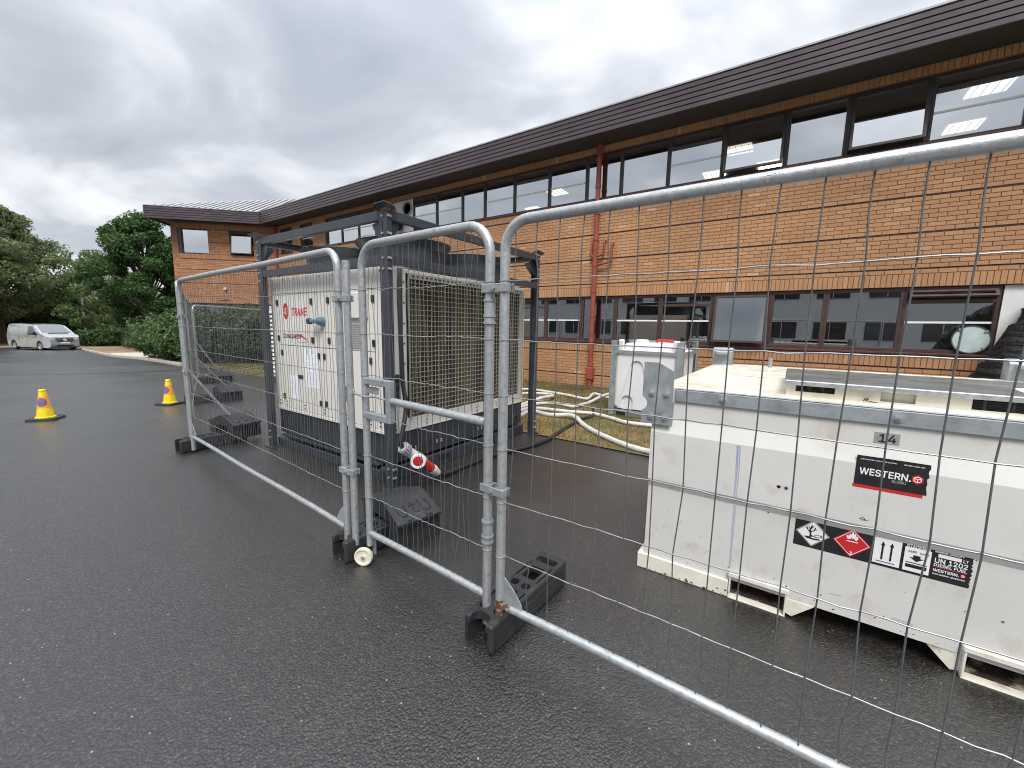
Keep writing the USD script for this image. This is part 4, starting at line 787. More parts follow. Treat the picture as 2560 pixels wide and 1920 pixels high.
for cx, cy in ((3.08, 3.56), (4.17, 3.58), (3.08, 4.62), (4.17, 4.62)):
    f_ = obj('fan_shroud', ch, MB().lathe([(0.47, 2.021), (0.465, 2.06), (0.445, 2.10), (0.445, 2.27), (0.50, 2.335), (0.505, 2.35), (0.485, 2.35), (0.43, 2.28), (0.43, 2.03)], 40, frame((cx, cy, 0), (1, 0, 0), (0, 1, 0))), skirtm, smooth=35)
    q = MB()
    for r_ in (0.1, 0.18, 0.26, 0.34, 0.42, 0.49): q.tube([(cx + r_*math.cos(t), cy + r_*math.sin(t), 2.365) for t in np.linspace(0, 2*math.pi, 28)], 0.003, 4, False)
    for t in np.linspace(0, 2*math.pi, 9)[:-1]: q.tube([(cx + 0.08*math.cos(t), cy + 0.08*math.sin(t), 2.37), (cx + 0.5*math.cos(t), cy + 0.5*math.sin(t), 2.352)], 0.004, 4)
    obj('fan_grille', f_, q, wirem)
    q = MB().cyl((cx, cy, 2.10), (cx, cy, 2.2), 0.1, 16)
    for k in range(5):
        t = k*2*math.pi/5; q.bx(0.08, 0.42, -0.08, 0.08, -0.006, 0.006, 0, frame((cx, cy, 2.15), (math.cos(t), math.sin(t), 0), (-math.sin(t)*0.9, math.cos(t)*0.9, 0.4)))
    obj('fan_blade', f_, q, plast_b)

# ------------------------------------------------------------------ dark steel frame round the chiller
sf = thing('steel_frame', 'dark bolted steel frame standing round the chiller', 'steel frame', (3.5, 4.0, 0))
SX0, SX1, SY0, SY1, SZ = 2.29, 4.78, 2.86, 5.16, 2.45
def channel(mb, p, q, w, d, up, t=0.008):
    """C section from p to q: web of width w, flanges of depth d towards 'up'"""
    p, q = V(*p), V(*q); ax = unit(q - p); up = unit(V(*up)); side = np.cross(ax, up); L = np.linalg.norm(q - p)
    M = np.eye(4); M[:3, 0], M[:3, 1], M[:3, 2], M[:3, 3] = ax, side, up, p
    mb.bx(0, L, -w/2, w/2, 0, t, 0.001, M); mb.bx(0, L, -w/2, -w/2 + t, t, d, 0.001, M); mb.bx(0, L, w/2 - t, w/2, t, d, 0.001, M); return mb
def plate(mb, pts, o, u, v, t=0.008): return mb.prism(Polygon(pts), t, frame(o, u, v))
for x, y, sx, sy in ((SX0, SY0, 1, 1), (SX0, SY1, 1, -1), (SX1, SY0, -1, 1), (SX1, SY1, -1, -1)):
    po = obj('post', sf, channel(MB(), (x, y + sy*0.05, 0.0), (x, y + sy*0.05, SZ - 0.01), 0.10, 0.055, (sx, 0, 0)), steel)
    obj('base_plate', po, MB().bx(x - 0.04, x + 0.09, min(y - sy*0.03, y + sy*0.13), max(y - sy*0.03, y + sy*0.13), 0.0, 0.012, 0.002), steel)
    cp = MB(); M = frame((x + sx*0.02, y + sy*0.04, SZ + 0.012), (1, 1, 0), (-1, 1, 0))
    cp.add([(-0.085, -0.085, 0.0), (0.085, -0.085, 0.0), (0.085, 0.085, 0.0), (-0.085, 0.085, 0.0), (-0.085, 0, 0.035), (0.085, 0, 0.035), (-0.085, -0.085, 0.008), (0.085, -0.085, 0.008), (0.085, 0.085, 0.008), (-0.085, 0.085, 0.008), (-0.085, 0, 0.043), (0.085, 0, 0.043)],
           [(0,1,5),(0,5,4),(4,5,2),(4,2,3),(6,11,7),(6,10,11),(10,8,11),(10,9,8),(0,7,1),(0,6,7),(2,8,9),(2,9,3),(1,7,11),(1,11,5),(5,11,8),(5,8,2),(0,4,10),(0,10,6),(4,3,9),(4,9,10)], M)
    obj('cap_plate', po, cp, steel)
    kb_ = MB(); plate(kb_, [(0, 0), (0.17, 0), (0.17, -0.03), (0.06, -0.17), (0, -0.17)], (x, y + sy*0.055 , SZ - 0.09), (sx, 0, 0), (0, 0, 1)); plate(kb_, [(0, 0), (0.17, 0), (0.17, -0.03), (0.06, -0.17), (0, -0.17)], (x + sx*0.03, y + sy*0.05, SZ - 0.09), (0, sy, 0), (0, 0, 1)); obj('knee_plate', po, kb_, steel)
    bo = MB()
    for z in (SZ - 0.05, SZ - 0.19, SZ - 0.25, 2.06, 1.97, 0.2, 0.12):
        bo.cyl((x + sx*0.012, y, z), (x + sx*0.012, y - sy*0.012, z), 0.011, 8); bo.cyl((x + sx*0.036, y, z), (x + sx*0.036, y - sy*0.012, z), 0.011, 8)
        bo.cyl((x, y + sy*0.05, z), (x - sx*0.012, y + sy*0.05, z), 0.011, 8)
    obj('bolt', po, bo, galv)
for z0_, w_ in ((2.412, 0.075), (2.052, 0.072)):
    obj('beam', sf, channel(MB(), (SX0 + 0.004, SY0 + 0.102, z0_), (SX0 + 0.004, SY1 - 0.102, z0_), w_, 0.05, (1, 0, 0)), steel)
    obj('beam', sf, channel(MB(), (SX0 + 0.058, SY0 + 0.004, z0_), (SX1 - 0.058, SY0 + 0.004, z0_), w_, 0.05, (0, 1, 0)), steel)
obj('beam', sf, channel(MB(), (SX1 - 0.004, SY0 + 0.102, 2.412), (SX1 - 0.004, SY1 - 0.102, 2.412), 0.075, 0.05, (-1, 0, 0)), steel)
obj('beam', sf, channel(MB(), (SX0 + 0.058, SY1 - 0.004, 2.412), (SX1 - 0.058, SY1 - 0.004, 2.412), 0.075, 0.05, (0, -1, 0)), steel)

# ------------------------------------------------------------------ power connector and cables
pc = thing('power_connector', 'red and white industrial plug and socket hanging by the chiller corner post', 'plug connector', (2.48, 2.75, 0.28))
A0, A1 = V(2.315, 2.745, 0.435), V(2.735, 2.735, 0.075); ax = unit(A1 - A0); AL = np.linalg.norm(A1 - A0)
Mp = frame(A0, np.cross((0, 1, 0), ax), np.cross(ax, np.cross((0, 1, 0), ax)))
obj('cable_gland', pc, MB().lathe([(0.02, 0), (0.046, 0.0), (0.050, 0.02), (0.050, 0.07), (0.043, 0.085)], 18, Mp), pm('plug_grey', (0.36, 0.37, 0.38), 0.4))
q = MB()
for k in range(12):
    t = k*math.pi/6; q.bx(-0.006, 0.006, 0.047, 0.056, 0.005, 0.068, 0.002, Mp @ np.array([[math.cos(t), -math.sin(t), 0, 0], [math.sin(t), math.cos(t), 0, 0], [0, 0, 1, 0], [0, 0, 0, 1]]))
pg = UsdShade.Material.Get(stage, '/World/Looks/plug_grey'); obj('gland_rib', pc, q, pg)
obj('socket_body', pc, MB().lathe([(0.040, 0.085), (0.043, 0.10), (0.050, 0.20), (0.056, 0.24), (0.056, 0.285), (0.03, 0.29)], 24, Mp), pm('plug_white', (0.56, 0.55, 0.52), 0.45), smooth=35)
pw = UsdShade.Material.Get(stage, '/World/Looks/plug_white')
lc = A0 + ax*0.215 + V(-0.045, -0.062, -0.01); Ml = frame(lc, unit(V(0.6, -0.55, 0.0)), (0, 0, 1))
lidp = obj('flap_lid', pc, MB().lathe([(0.048, -0.012), (0.064, -0.012), (0.068, -0.004), (0.068, 0.012), (0.063, 0.016), (0.047, 0.014), (0.045, 0.006)], 28, Ml), white, smooth=35)
obj('lid_seal', lidp, MB().lathe([(0.0, 0.012), (0.036, 0.012), (0.046, 0.007), (0.046, -0.01)], 28, Ml), red, smooth=35)
obj('plug_body', pc, MB().lathe([(0.03, 0.286), (0.050, 0.287), (0.050, 0.33), (0.044, 0.36), (0.044, 0.445), (0.03, 0.45)], 24, Mp), red, smooth=35)
obj('plug_end', pc, MB().lathe([(0.03, 0.447), (0.046, 0.448), (0.048, 0.475), (0.036, 0.53), (0.034, AL), (0.012, AL)], 20, Mp), pw, smooth=35)
cb = obj('supply_cable', None, MB().tube(smoothpath([(2.39, 2.83, 1.98), (2.37, 2.81, 1.5), (2.375, 2.80, 1.05), (2.40, 2.79, 0.78), (2.345, 2.765, 0.60), (2.30, 2.748, 0.47), (2.318, 2.745, 0.433)], 6), 0.021, 10), cablem, smooth=True, label='black cable hanging down the front corner post of the chiller', cat='cable')
obj('ground_cable', None, MB().tube(smoothpath([A1 - ax*0.01, (2.85, 2.735, 0.035), (3.2, 2.75, 0.024), (3.618, 2.726, 0.024), (4.16, 2.593, 0.024), (4.55, 2.56, 0.024), (4.862, 2.586, 0.035), (5.445, 2.654, 0.04), (5.964, 2.705, 0.04), (6.322, 2.66, 0.04), (6.9, 2.9, 0.04)], 8), 0.024, 10), cablem, smooth=True, label='thick black cable running along the ground from the plug onto the grass', cat='cable')

# ------------------------------------------------------------------ hoses
HG = None
def hose(pts, label, r=0.033):
    p = smoothpath(pts, 9); t = np.linspace(0, 1, len(p)); rr = r*(1 + 0.05*np.sin(np.arange(len(p))*1.3)); return obj('hose', None, MB().tube(p, rr, 12), hosew, smooth=True, label=label, cat='hose')
hz_ = 0.045
hose([(4.70, 4.3, 0.30), (5.6, 4.75, hz_), (6.8, 5.1, hz_), (7.994, 5.12, hz_), (8.02, 4.45, hz_), (7.9, 3.9, hz_), (7.76, 3.42, hz_), (8.3, 3.49, hz_ + 0.03), (8.25, 3.18, hz_), (8.1, 2.75, hz_)], 'farthest white hose, curling to the back of the white water tank')
hose([(4.70, 4.1, 0.30), (5.5, 4.5, hz_), (6.6, 4.75, hz_), (7.466, 4.78, hz_), (7.75, 4.35, hz_), (7.35, 4.0, hz_ + 0.05), (6.9, 4.0, hz_ + 0.07), (6.45, 4.12, hz_), (5.6, 4.05, hz_), (4.72, 3.9, 0.25)], 'white hose bent back in a loop beside the dark frame post')
hose([(4.70, 3.75, 0.32), (5.6, 3.95, hz_), (6.4, 3.98, hz_), (6.86, 3.75, hz_), (6.812, 3.276, hz_), (7.1, 3.22, hz_), (7.42, 3.2, hz_), (7.9, 3.02, hz_ + 0.12), (8.0, 2.62, 0.18)], 'white hose ending at the valve of the white water tank')
hose([(4.70, 3.55, 0.32), (5.4, 3.75, hz_), (6.154, 3.80, hz_), (6.326, 3.151, hz_), (6.45, 2.72, hz_), (6.30, 2.3, hz_), (6.169, 2.054, hz_), (6.2, 1.70, hz_), (6.4, 0.9, hz_), (6.5, 0.0, hz_)], 'white hose passing in front of the water tank and behind the fuel tank')
hose([(4.70, 3.35, 0.30), (5.2, 3.55, hz_), (5.937, 3.66, hz_), (5.88, 3.245, hz_), (5.95, 2.864, hz_ + 0.03), (5.6, 2.5, hz_), (5.292, 2.169, hz_), (4.98, 1.702, hz_), (4.84, 1.325, hz_), (4.85, 0.7, hz_), (5.1, 0.0, hz_)], 'nearest white hose, running along the asphalt edge behind the fuel tank', 0.037)

# ------------------------------------------------------------------ fuel tank
tk = thing('fuel_tank', 'large white steel fuel tank cube with black hazard stickers and galvanised lugs', 'fuel tank', (3.5, -0.45, 0))
TX, TXB, TY0, TY1 = 2.47, 4.62, -1.55, 0.65
prof = Polygon([(TX, 0.10), (TX, 0.548), (TX - 0.026, 0.598), (TX - 0.026, 0.895), (TX, 0.975), (TX, 1.155), (TXB, 1.155), (TXB, 0.10)])
Mt = np.eye(4); Mt[:3, 0], Mt[:3, 1], Mt[:3, 2], Mt[:3, 3] = (1, 0, 0), (0, 0, 1), (0, -1, 0), (0, TY1, 0)
obj('tank_shell', tk, MB().prism(prof, TY1 - TY0, Mt), tankw)
obj('tank_lid', tk, MB().bx(TX + 0.012, TXB - 0.01, TY0 + 0.02, TY1 - 0.03, 1.157, 1.168, 0.004).bx(3.46, TXB - 0.03, TY0 + 0.1, 0.45, 1.1685, 1.176, 0.003), tanktop)
bs = MB()
for y0, y1 in ((0.170, 0.685), (-1.585, -1.03)): obj('base_skid', tk, MB().bx(TX - 0.018, TXB + 0.02, y0, y1, 0.0, 0.098, 0.004), tankdirt)
for y0, y1 in ((-0.105, 0.167), (-1.027, -0.752)):
    q = MB(); q.bx(TX - 0.02, TXB, y0, y0 + 0.008, 0.006, 0.136, 0.001).bx(TX - 0.02, TXB, y1 - 0.008, y1, 0.006, 0.136, 0.001).bx(TX - 0.02, TXB, y0, y1, 0.0, 0.006, 0.001).bx(TX - 0.024, TX - 0.003, y0 - 0.006, y1 + 0.006, 0.128, 0.156, 0.004)
    pk = obj('fork_pocket', tk, q, tankdirt); obj('pocket_back', pk, MB().bx(TX + 0.22, TX + 0.23, y0 + 0.009, y1 - 0.009, 0.007, 0.10), pm('pocket_rust', (0.045, 0.03, 0.02), 0.9, 0, 0.6, 14, stain=(0.40, 0.35, 0.27), ss=10, smin=0.52, smax=0.62) if not MAT.get('pocket_rust') else MAT['pocket_rust'])
    obj('pocket_lining', pk, MB().bx(TX + 0.02, TX + 0.22, y0 + 0.0085, y0 + 0.011, 0.007, 0.10).bx(TX + 0.02, TX + 0.22, y1 - 0.011, y1 - 0.0085, 0.007, 0.10).bx(TX + 0.03, TX + 0.22, y0 + 0.012, y1 - 0.012, 0.0065, 0.0085), MAT['pocket_rust'])
for y, s in ((-0.106, -1), (-0.751, 1)):
    q = MB().prism(Polygon([(0, 0.018), (0.028, 0.010), (0.115, 0.0985), (0, 0.0985)]), 0.01, frame((TX + 0.004, y, 0), (0, s, 0), (0, 0, 1))); obj('gusset', tk, q, tankdirt)
bd_ = MB().bx(TX - 0.014, TX - 0.001, TY0 - 0.005, 0.53, 1.088, 1.160, 0.004).bx(TX - 0.013, TX + 0.03, TY0 - 0.004, 0.529, 1.1605, 1.1665, 0.002)
band = obj('rail_band', tk, bd_, galv_d)
def bolt(mb, x, y, z, r=0.013): mb.lathe([(0.024, 0), (0.024, 0.003), (r, 0.0035), (r, 0.012), (r*0.4, 0.013), (r*0.4, 0.019), (0, 0.019)], 12, frame((x, y, z), (0, -1, 0), (0, 0, 1)))
for y in (0.279, -0.428, -1.13): q = MB(); bolt(q, TX - 0.014, y, 1.128, 0.014); obj('band_bolt', band, q, galv, smooth=30)
pl = Polygon([(0, 0), (0.172, 0), (0.172, 0.318), (0.082, 0.366), (0.0, 0.366), (0, 0.155), (0, 0.085)]).difference(Point(-0.012, 0.118).buffer(0.042, 16))
LPM = frame((2.438, 0.709, 0.945), (0, -1, 0), (0, 0, 1))
lp = obj('lug_plate', tk, MB().prism(pl, 0.012, LPM), galv_d)
for u, v in ((0.056, 0.185), (0.138, 0.185), (0.056, 0.046), (0.138, 0.046)): q = MB(); bolt(q, 2.4255, 0.709 - u, 0.945 + v); obj('lug_bolt', lp, q, galv, smooth=30)
obj('lug_bracket', tk, MB().bx(2.452, 2.70, 0.655, 0.667, 0.95, 1.22, 0.003).bx(2.452, 2.469, 0.535, 0.66, 0.94, 1.085, 0.003), galv_d)
for y0, y1 in ((0.47, 0.64), (-1.50, -1.33)):
    obj('rear_lug', tk, MB().prism(Polygon([(4.50, 1.15), (4.62, 1.15), (4.62, 1.335), (4.53, 1.335), (4.50, 1.30)]), y1 - y0, Mt @ np.array([[1, 0, 0, 0], [0, 1, 0, 0], [0, 0, 1, TY1 - y1], [0, 0, 0, 1]])).bx(4.44, 4.60, y0 + 0.03, y1 - 0.03, 1.27, 1.30, 0.006), galv_d)
# raised pump compartment with its grey lid
cw = Polygon([(-1.5, 1.168), (0.0, 1.168), (0.0, 1.232), (-1.5, 1.232)])
for a in ((-0.205, -0.04, 1.190, 1.226), (-0.506, -0.381, 1.175, 1.222), (-1.20, -0.686, 1.174, 1.228)): cw = cw.difference(sbox(a[0], a[2], a[1], a[3]))
cp_ = obj('compartment', tk, MB().prism(cw, 0.012, frame((2.62, 0, 0), (0, 1, 0), (0, 0, 1))).bx(2.633, 3.40, -0.012, 0.0, 1.168, 1.232).bx(2.633, 3.40, -1.5, -1.488, 1.168, 1.232), tanktop)
obj('recess', cp_, MB().bx(2.66, 2.665, -1.47, -0.02, 1.169, 1.230), darkin)
obj('recess_back', cp_, MB().bx(2.645, 2.655, -0.51, -0.375, 1.17, 1.226), tankdirt)
q = MB()
for a, b, z0, z1 in ((-0.205, -0.04, 1.190, 1.226), (-1.20, -0.686, 1.174, 1.228)):
    q = MB()
    for y in np.arange(a + 0.05, b, 0.055 if b - a < 0.3 else 0.085): q.bx(2.624, 2.634, y - 0.005, y + 0.005, z0, z1)
    for z in np.arange(z0 + 0.003, z1, 0.007): q.bx(2.626, 2.632, a, b, z, z + 0.0026)
    obj('vent_grille', cp_, q, plast_b)
obj('compartment_lid', tk, MB().bx(2.600, 3.43, -1.52, 0.012, 1.2335, 1.2500, 0.006), lidgrey)
obj('lid_lip', tk, MB().bx(2.588, 2.599, -1.52, 0.012, 1.224, 1.2495, 0.004), galv)
obj('lid_patch', tk, MB().prism(Polygon([(-0.86, 2.61), (-1.5, 2.61), (-1.5, 3.3), (-1.02, 3.1), (-0.99, 3.02), (-0.90, 2.98)]), 0.002, frame((0, 0, 1.2502), (0, 1, 0), (-1, 0, 0)) @ np.diag([1, -1, 1, 1]).astype(float)), MAT['white_panel'], label='pale rectangular patch at the right of the grey lid')
for y in np.arange(-0.12, -1.3, -0.145): obj('hinge', tk, MB().cyl((3.44, y - 0.02, 1.242), (3.44, y + 0.02, 1.242), 0.011, 8), galv_d)
lan = smoothpath([(2.606, -0.318, 1.172), (2.60, -0.325, 1.186), (2.598, -0.335, 1.183), (2.598, -0.325, 1.176), (2.60, -0.37, 1.168), (2.603, -0.43, 1.158), (2.608, -0.48, 1.160), (2.618, -0.495, 1.166)], 5)
obj('lanyard', tk, MB().tube(lan, 0.0022, 5), cablem, smooth=True)
obj('vent_stub', tk, MB().cyl((4.4, 0.144, 1.16), (4.4, 0.144, 1.262), 0.016, 12), galv_d)
# stickers (flat print)
TF = lambda x, y, z: frame((x, y, z), (0, -1, 0), (0, 0, 1))
p14 = obj('number_plate', tk, MB().bx(0, 0.088, 0, 0.052, 0, 0.0012, 0, TF(TX, -0.357, 0.998)), pm('silver_label', (0.34, 0.35, 0.32), 0.4, 0.3, 0.25, 40)); obj('print', p14, MB().text('14', 0.036, TF(TX - 0.0013, -0.368, 1.006), True, 0.0008, 0.066/text_w('14', 0.036)), blackp)
xb = TX - 0.026
jag = lambda x, z0, z1, n, r: [(x + r.uniform(-0.0035, 0.0035), z) for z in np.linspace(z0, z1, n)]
rj = np.random.default_rng(5)
ws = Polygon([(0, 0)] + jag(0.246, 0.0, 0.140, 16, rj)[0:] + [(0.10, 0.141), (0, 0.140)])
W = TF(xb, -0.304, 0.796); st = obj('brand_sticker', tk, MB().prism(ws, 0.0008, W), blackp, label='black brand sticker reading WESTERN GLOBAL')
def put(mb, s, h, u, v, width=None, bold=True, base=W, d=0.0006, lift=0.0009, shear=0.0):
    b = base.copy(); b[:3, 3] = b[:3, 3] + b[:3, 0]*u + b[:3, 1]*v + b[:3, 2]*lift
    return mb.text(s, h, b, bold, d, (width/text_w(s, h, bold)) if width else 1.0, False, shear)
q = MB(); put(q, 'WESTERN.', 0.0300, 0.014, 0.052, 0.178); obj('lettering', st, q, white); q = MB(); put(q, 'INNOVATIVE FUEL & FLOW STORAGE SOLUTIONS', 0.0042, 0.014, 0.122, 0.125); put(q, 'WESTERN-GLOBAL.COM', 0.0042, 0.162, 0.122, 0.068); obj('lettering', st, q, white)
q = MB(); put(q, 'GLOBAL', 0.0120, 0.130, 0.034, 0.050, False); obj('lettering', st, q, pm('sticker_grey', (0.42, 0.42, 0.43), 0.5))
def hexcube(parent, u, v, r, base):
    hx = Polygon([(r*math.cos(t), r*math.sin(t)) for t in np.radians(np.arange(30, 390, 60))]); b = base.copy(); b[:3, 3] += b[:3, 0]*u + b[:3, 1]*v + b[:3, 2]*0.0009
    h = obj('hexagon_logo', parent, MB().prism(hx, 0.0006, b), red); b2 = b.copy(); b2[:3, 3] += b[:3, 2]*0.0007; mb = MB(); k = r*0.62
    P6 = [(k*math.cos(t), k*math.sin(t)) for t in np.radians(np.arange(30, 390, 60))]; w_ = r*0.07
    from shapely.geometry import LineString
    ln = unary_union([LineString(P6 + [P6[0]]).buffer(w_)] + [LineString([(0, 0), P6[i]]).buffer(w_) for i in (0, 2, 4)]); mb.prism(ln, 0.0005, b2); obj('cube_outline', h, mb, white)
hexcube(st, 0.213, 0.066, 0.0215, W)
rs_ = obj('sticker_strip', tk, MB().prism(sbox(0, 0, 0.236, 0.0115).buffer(0.002), 0.0008, TF(xb, -0.303, 0.783)), red)
q = MB()
for k in range(9): put(q, '------', 0.003, 0.01 + 0.024*k, 0.004, 0.018, False, TF(xb, -0.303, 0.783))
# hazard strip
D0 = TF(TX, -0.103, 0.411); dw = 0.632
hs = Polygon([(0, 0)] + jag(dw - 0.002, 0.0, 0.149, 22, rj) + [(0, 0.149)]); hz = obj('hazard_sticker', tk, MB().prism(hs, 0.0008, D0), blackp, label='long black hazard sticker with diamonds, arrows and UN 1202 DIESEL FUEL')
def pr(mb, poly, lift=0.0009, d=0.0005):
    b = D0.copy(); b[:3, 3] += b[:3, 2]*lift; return mb.prism(poly, d, b)
dia = lambda cx, cy, r: Polygon([(cx, cy + r), (cx + r, cy), (cx, cy - r), (cx - r, cy)])
q = MB(); pr(q, dia(0.075, 0.078, 0.069)); dm = obj('hazard_diamond', hz, q, white, label='white environmental hazard diamond')
q = MB(); from shapely.geometry import LineString as LS
tree_ = unary_union([LS([(0.066, 0.052), (0.067, 0.075), (0.064, 0.095), (0.070, 0.118)]).buffer(0.0032), LS([(0.066, 0.08), (0.052, 0.098), (0.050, 0.108)]).buffer(0.0022), LS([(0.067, 0.085), (0.082, 0.097), (0.084, 0.110)]).buffer(0.0022), LS([(0.065, 0.095), (0.057, 0.112)]).buffer(0.0017), LS([(0.067, 0.1), (0.077, 0.116)]).buffer(0.0016), LS([(0.054, 0.099), (0.045, 0.103)]).buffer(0.0015), LS([(0.081, 0.098), (0.091, 0.102)]).buffer(0.0015)])
gnd = Polygon([(0.040, 0.056), (0.058, 0.060), (0.078, 0.054), (0.104, 0.056), (0.110, 0.050), (0.085, 0.046), (0.055, 0.048)]); fish = affinity.rotate(affinity.scale(Point(0.098, 0.068).buffer(1, 12), 0.018, 0.0075), 12); tail = Polygon([(0.080, 0.064), (0.070, 0.072), (0.071, 0.058)])
pr(q, unary_union([tree_, gnd, fish.difference(affinity.scale(fish, 0.72, 0.6)), tail, dia(0.075, 0.078, 0.0665).difference(dia(0.075, 0.078, 0.0635))]), 0.0016); obj('tree_and_fish', dm, q, blackp)
q = MB(); pr(q, dia(0.229, 0.078, 0.072)); dm = obj('hazard_diamond', hz, q, red, label='red flammable liquid diamond with figure 3')
flame = Polygon([(0.212, 0.094), (0.206, 0.108), (0.212, 0.116), (0.215, 0.109), (0.219, 0.124), (0.224, 0.118), (0.228, 0.138), (0.236, 0.122), (0.240, 0.128), (0.243, 0.112), (0.249, 0.118), (0.251, 0.104), (0.244, 0.092), (0.238, 0.098), (0.236, 0.106), (0.231, 0.098), (0.226, 0.108), (0.222, 0.095), (0.218, 0.098)])
q = MB(); pr(q, unary_union([flame, sbox(0.207, 0.083, 0.251, 0.087), dia(0.229, 0.078, 0.066).difference(dia(0.229, 0.078, 0.063))]), 0.0016); put(q, '3', 0.014, 0.224, 0.019, None, True, D0, 0.0005, 0.0016); obj('flame_and_figure', dm, q, white)
q = MB(); pr(q, unary_union([sbox(0.310, 0.012, 0.405, 0.138), sbox(0.416, 0.012, 0.503, 0.126)])); b = obj('white_field', hz, q, white)
up = lambda x: unary_union([sbox(x - 0.0035, 0.034, x + 0.0035, 0.108), Polygon([(x - 0.008, 0.104), (x + 0.008, 0.104), (x, 0.124)])])
q = MB(); pr(q, unary_union([up(0.341), up(0.372), sbox(0.322, 0.022, 0.388, 0.0255)]), 0.0016)
pr(q, unary_union([sbox(0.446, 0.076, 0.470, 0.092), Polygon([(0.434, 0.080), (0.482, 0.080), (0.458, 0.062)]), sbox(0.424, 0.052, 0.494, 0.056), sbox(0.424, 0.030, 0.494, 0.046)]), 0.0016); obj('arrows_and_bars', b, q, blackp)
q = MB(); put(q, 'STACKING', 0.0125, 0.420, 0.1255, 0.078, True, D0); obj('lettering', hz, q, white); q = MB(); put(q, '1680', 0.0095, 0.426, 0.103, 0.030, True, D0, 0.0005, 0.0016); put(q, 'kg MAX', 0.0075, 0.466, 0.103, 0.030, True, D0, 0.0005, 0.0016); obj('lettering', b, q, blackp)
q = MB(); put(q, 'NOMINAL CAPACITY', 0.0075, 0.512, 0.130, 0.090, True, D0); obj('lettering', hz, q, white); q = MB(); pr(q, sbox(0.524, 0.109, 0.596, 0.125)); obj('blank_field', hz, q, white); q = MB(); put(q, 'LT', 0.0125, 0.600, 0.110, 0.017, True, D0); obj('lettering', hz, q, white)
for tx, h_, u_, v_, w_ in (('UN 1202', 0.0205, 0.513, 0.083, 0.104), ('DIESEL FUEL', 0.0125, 0.513, 0.066, 0.104), ('WESTERN.', 0.0125, 0.513, 0.041, 0.082), ('www.western-global.com', 0.0065, 0.513, 0.027, 0.102)): q = MB(); put(q, tx, h_, u_, v_, w_, True, D0); obj('lettering', hz, q, white)
q = MB(); pr(q, sbox(0.512, 0.0605, 0.618, 0.0625)); obj('red_rule', hz, q, red); hexcube(hz, 0.607, 0.048, 0.0085, D0)
# paint runs and marks
for off, wd, tt in ((0.0, 0.0028, bluep), (-0.009, 0.0022, bluep), (0.006, 0.0015, bluep)):
    q = MB(); pts = [(xb - 0.0006, 0.184 + off, 0.89), (xb - 0.0006, 0.179 + off, 0.75), (xb - 0.0006, 0.178 + off*0.8, 0.60)]; q.tube(pts, [wd, wd*0.8, wd*0.5], 5); q.tube([(TX - 0.0006, 0.176 + off*0.8, 0.545), (TX - 0.0006, 0.174 + off*0.6, 0.35), (TX - 0.0006, 0.171 + off*0.5, 0.17)], [wd*0.45, wd*0.4, wd*0.3], 5); obj('paint_run', tk, q, pm('faded_blue', (0.33, 0.38, 0.55), 0.5) if 'faded_blue' not in MAT else MAT['faded_blue'])
q = MB()
for y, z in ((-0.013, 0.703), (-0.044, 0.704)):
    for k in range(4): q.bx(-y + rj.uniform(-.008, .008), -y + rj.uniform(.0, .012), z + rj.uniform(-.008, .006), z + rj.uniform(.006, .01), 0, 0.0006, 0, TF(xb, 0, 0))
obj('pen_mark', tk, q, bluep)
q = MB()
for k in range(9): a, c = rj.normal(0, 0.009), rj.normal(0, 0.005); s = rj.uniform(0.001, 0.004); q.prism(Point(0.363*1 + a, 0.632 + c).buffer(s, 4), 0.0006, TF(xb, 0, 0))
obj('rust_spot', tk, q, rust, kind='stuff')

q = MB(); rk = np.random.default_rng(17)
for k in range(46):
    y = rk.uniform(-1.5, 0.62); z = rk.choice([0.112, 0.55, 0.16, 0.3]) + abs(rk.normal(0, 0.012)); a = rk.uniform(0.0015, 0.006); b = a*rk.uniform(0.35, 1.0)
    q.prism(affinity.rotate(affinity.scale(Point(0, 0).buffer(1, 3), a, b), rk.uniform(0, 90)), 0.0006, TF(TX if z < 0.548 else TX + 0.0, y, min(z, 0.545)))
obj('chipped_paint', tk, q, rust, kind='stuff')
q = MB()
for y, z, l, an in ((-0.55, 0.17, 0.07, -4), (-0.56, 0.16, 0.10, -6), (0.52, 0.42, 0.03, 70), (0.45, 0.36, 0.04, 60), (-0.30, 0.20, 0.05, 5), (0.58, 0.28, 0.02, 80), (-0.95, 0.33, 0.08, -12), (0.30, 0.22, 0.03, 30)):
    q.prism(affinity.rotate(sbox(-l/2, -0.0006, l/2, 0.0006), an), 0.0005, TF(TX, y, z))
obj('scratch', tk, q, bark, kind='stuff')
q = MB()
for k in range(30):
    y = rk.uniform(0.18, 0.67) if k % 2 else rk.uniform(-1.5, -1.05); a = rk.uniform(0.003, 0.011); q.prism(affinity.scale(Point(0, 0).buffer(1, 3), a, a*0.6), 0.0006, TF(TX - 0.018, y, 0.004 + abs(rk.normal(0, 0.012))))
obj('chipped_paint', tk, q, rust, kind='stuff')

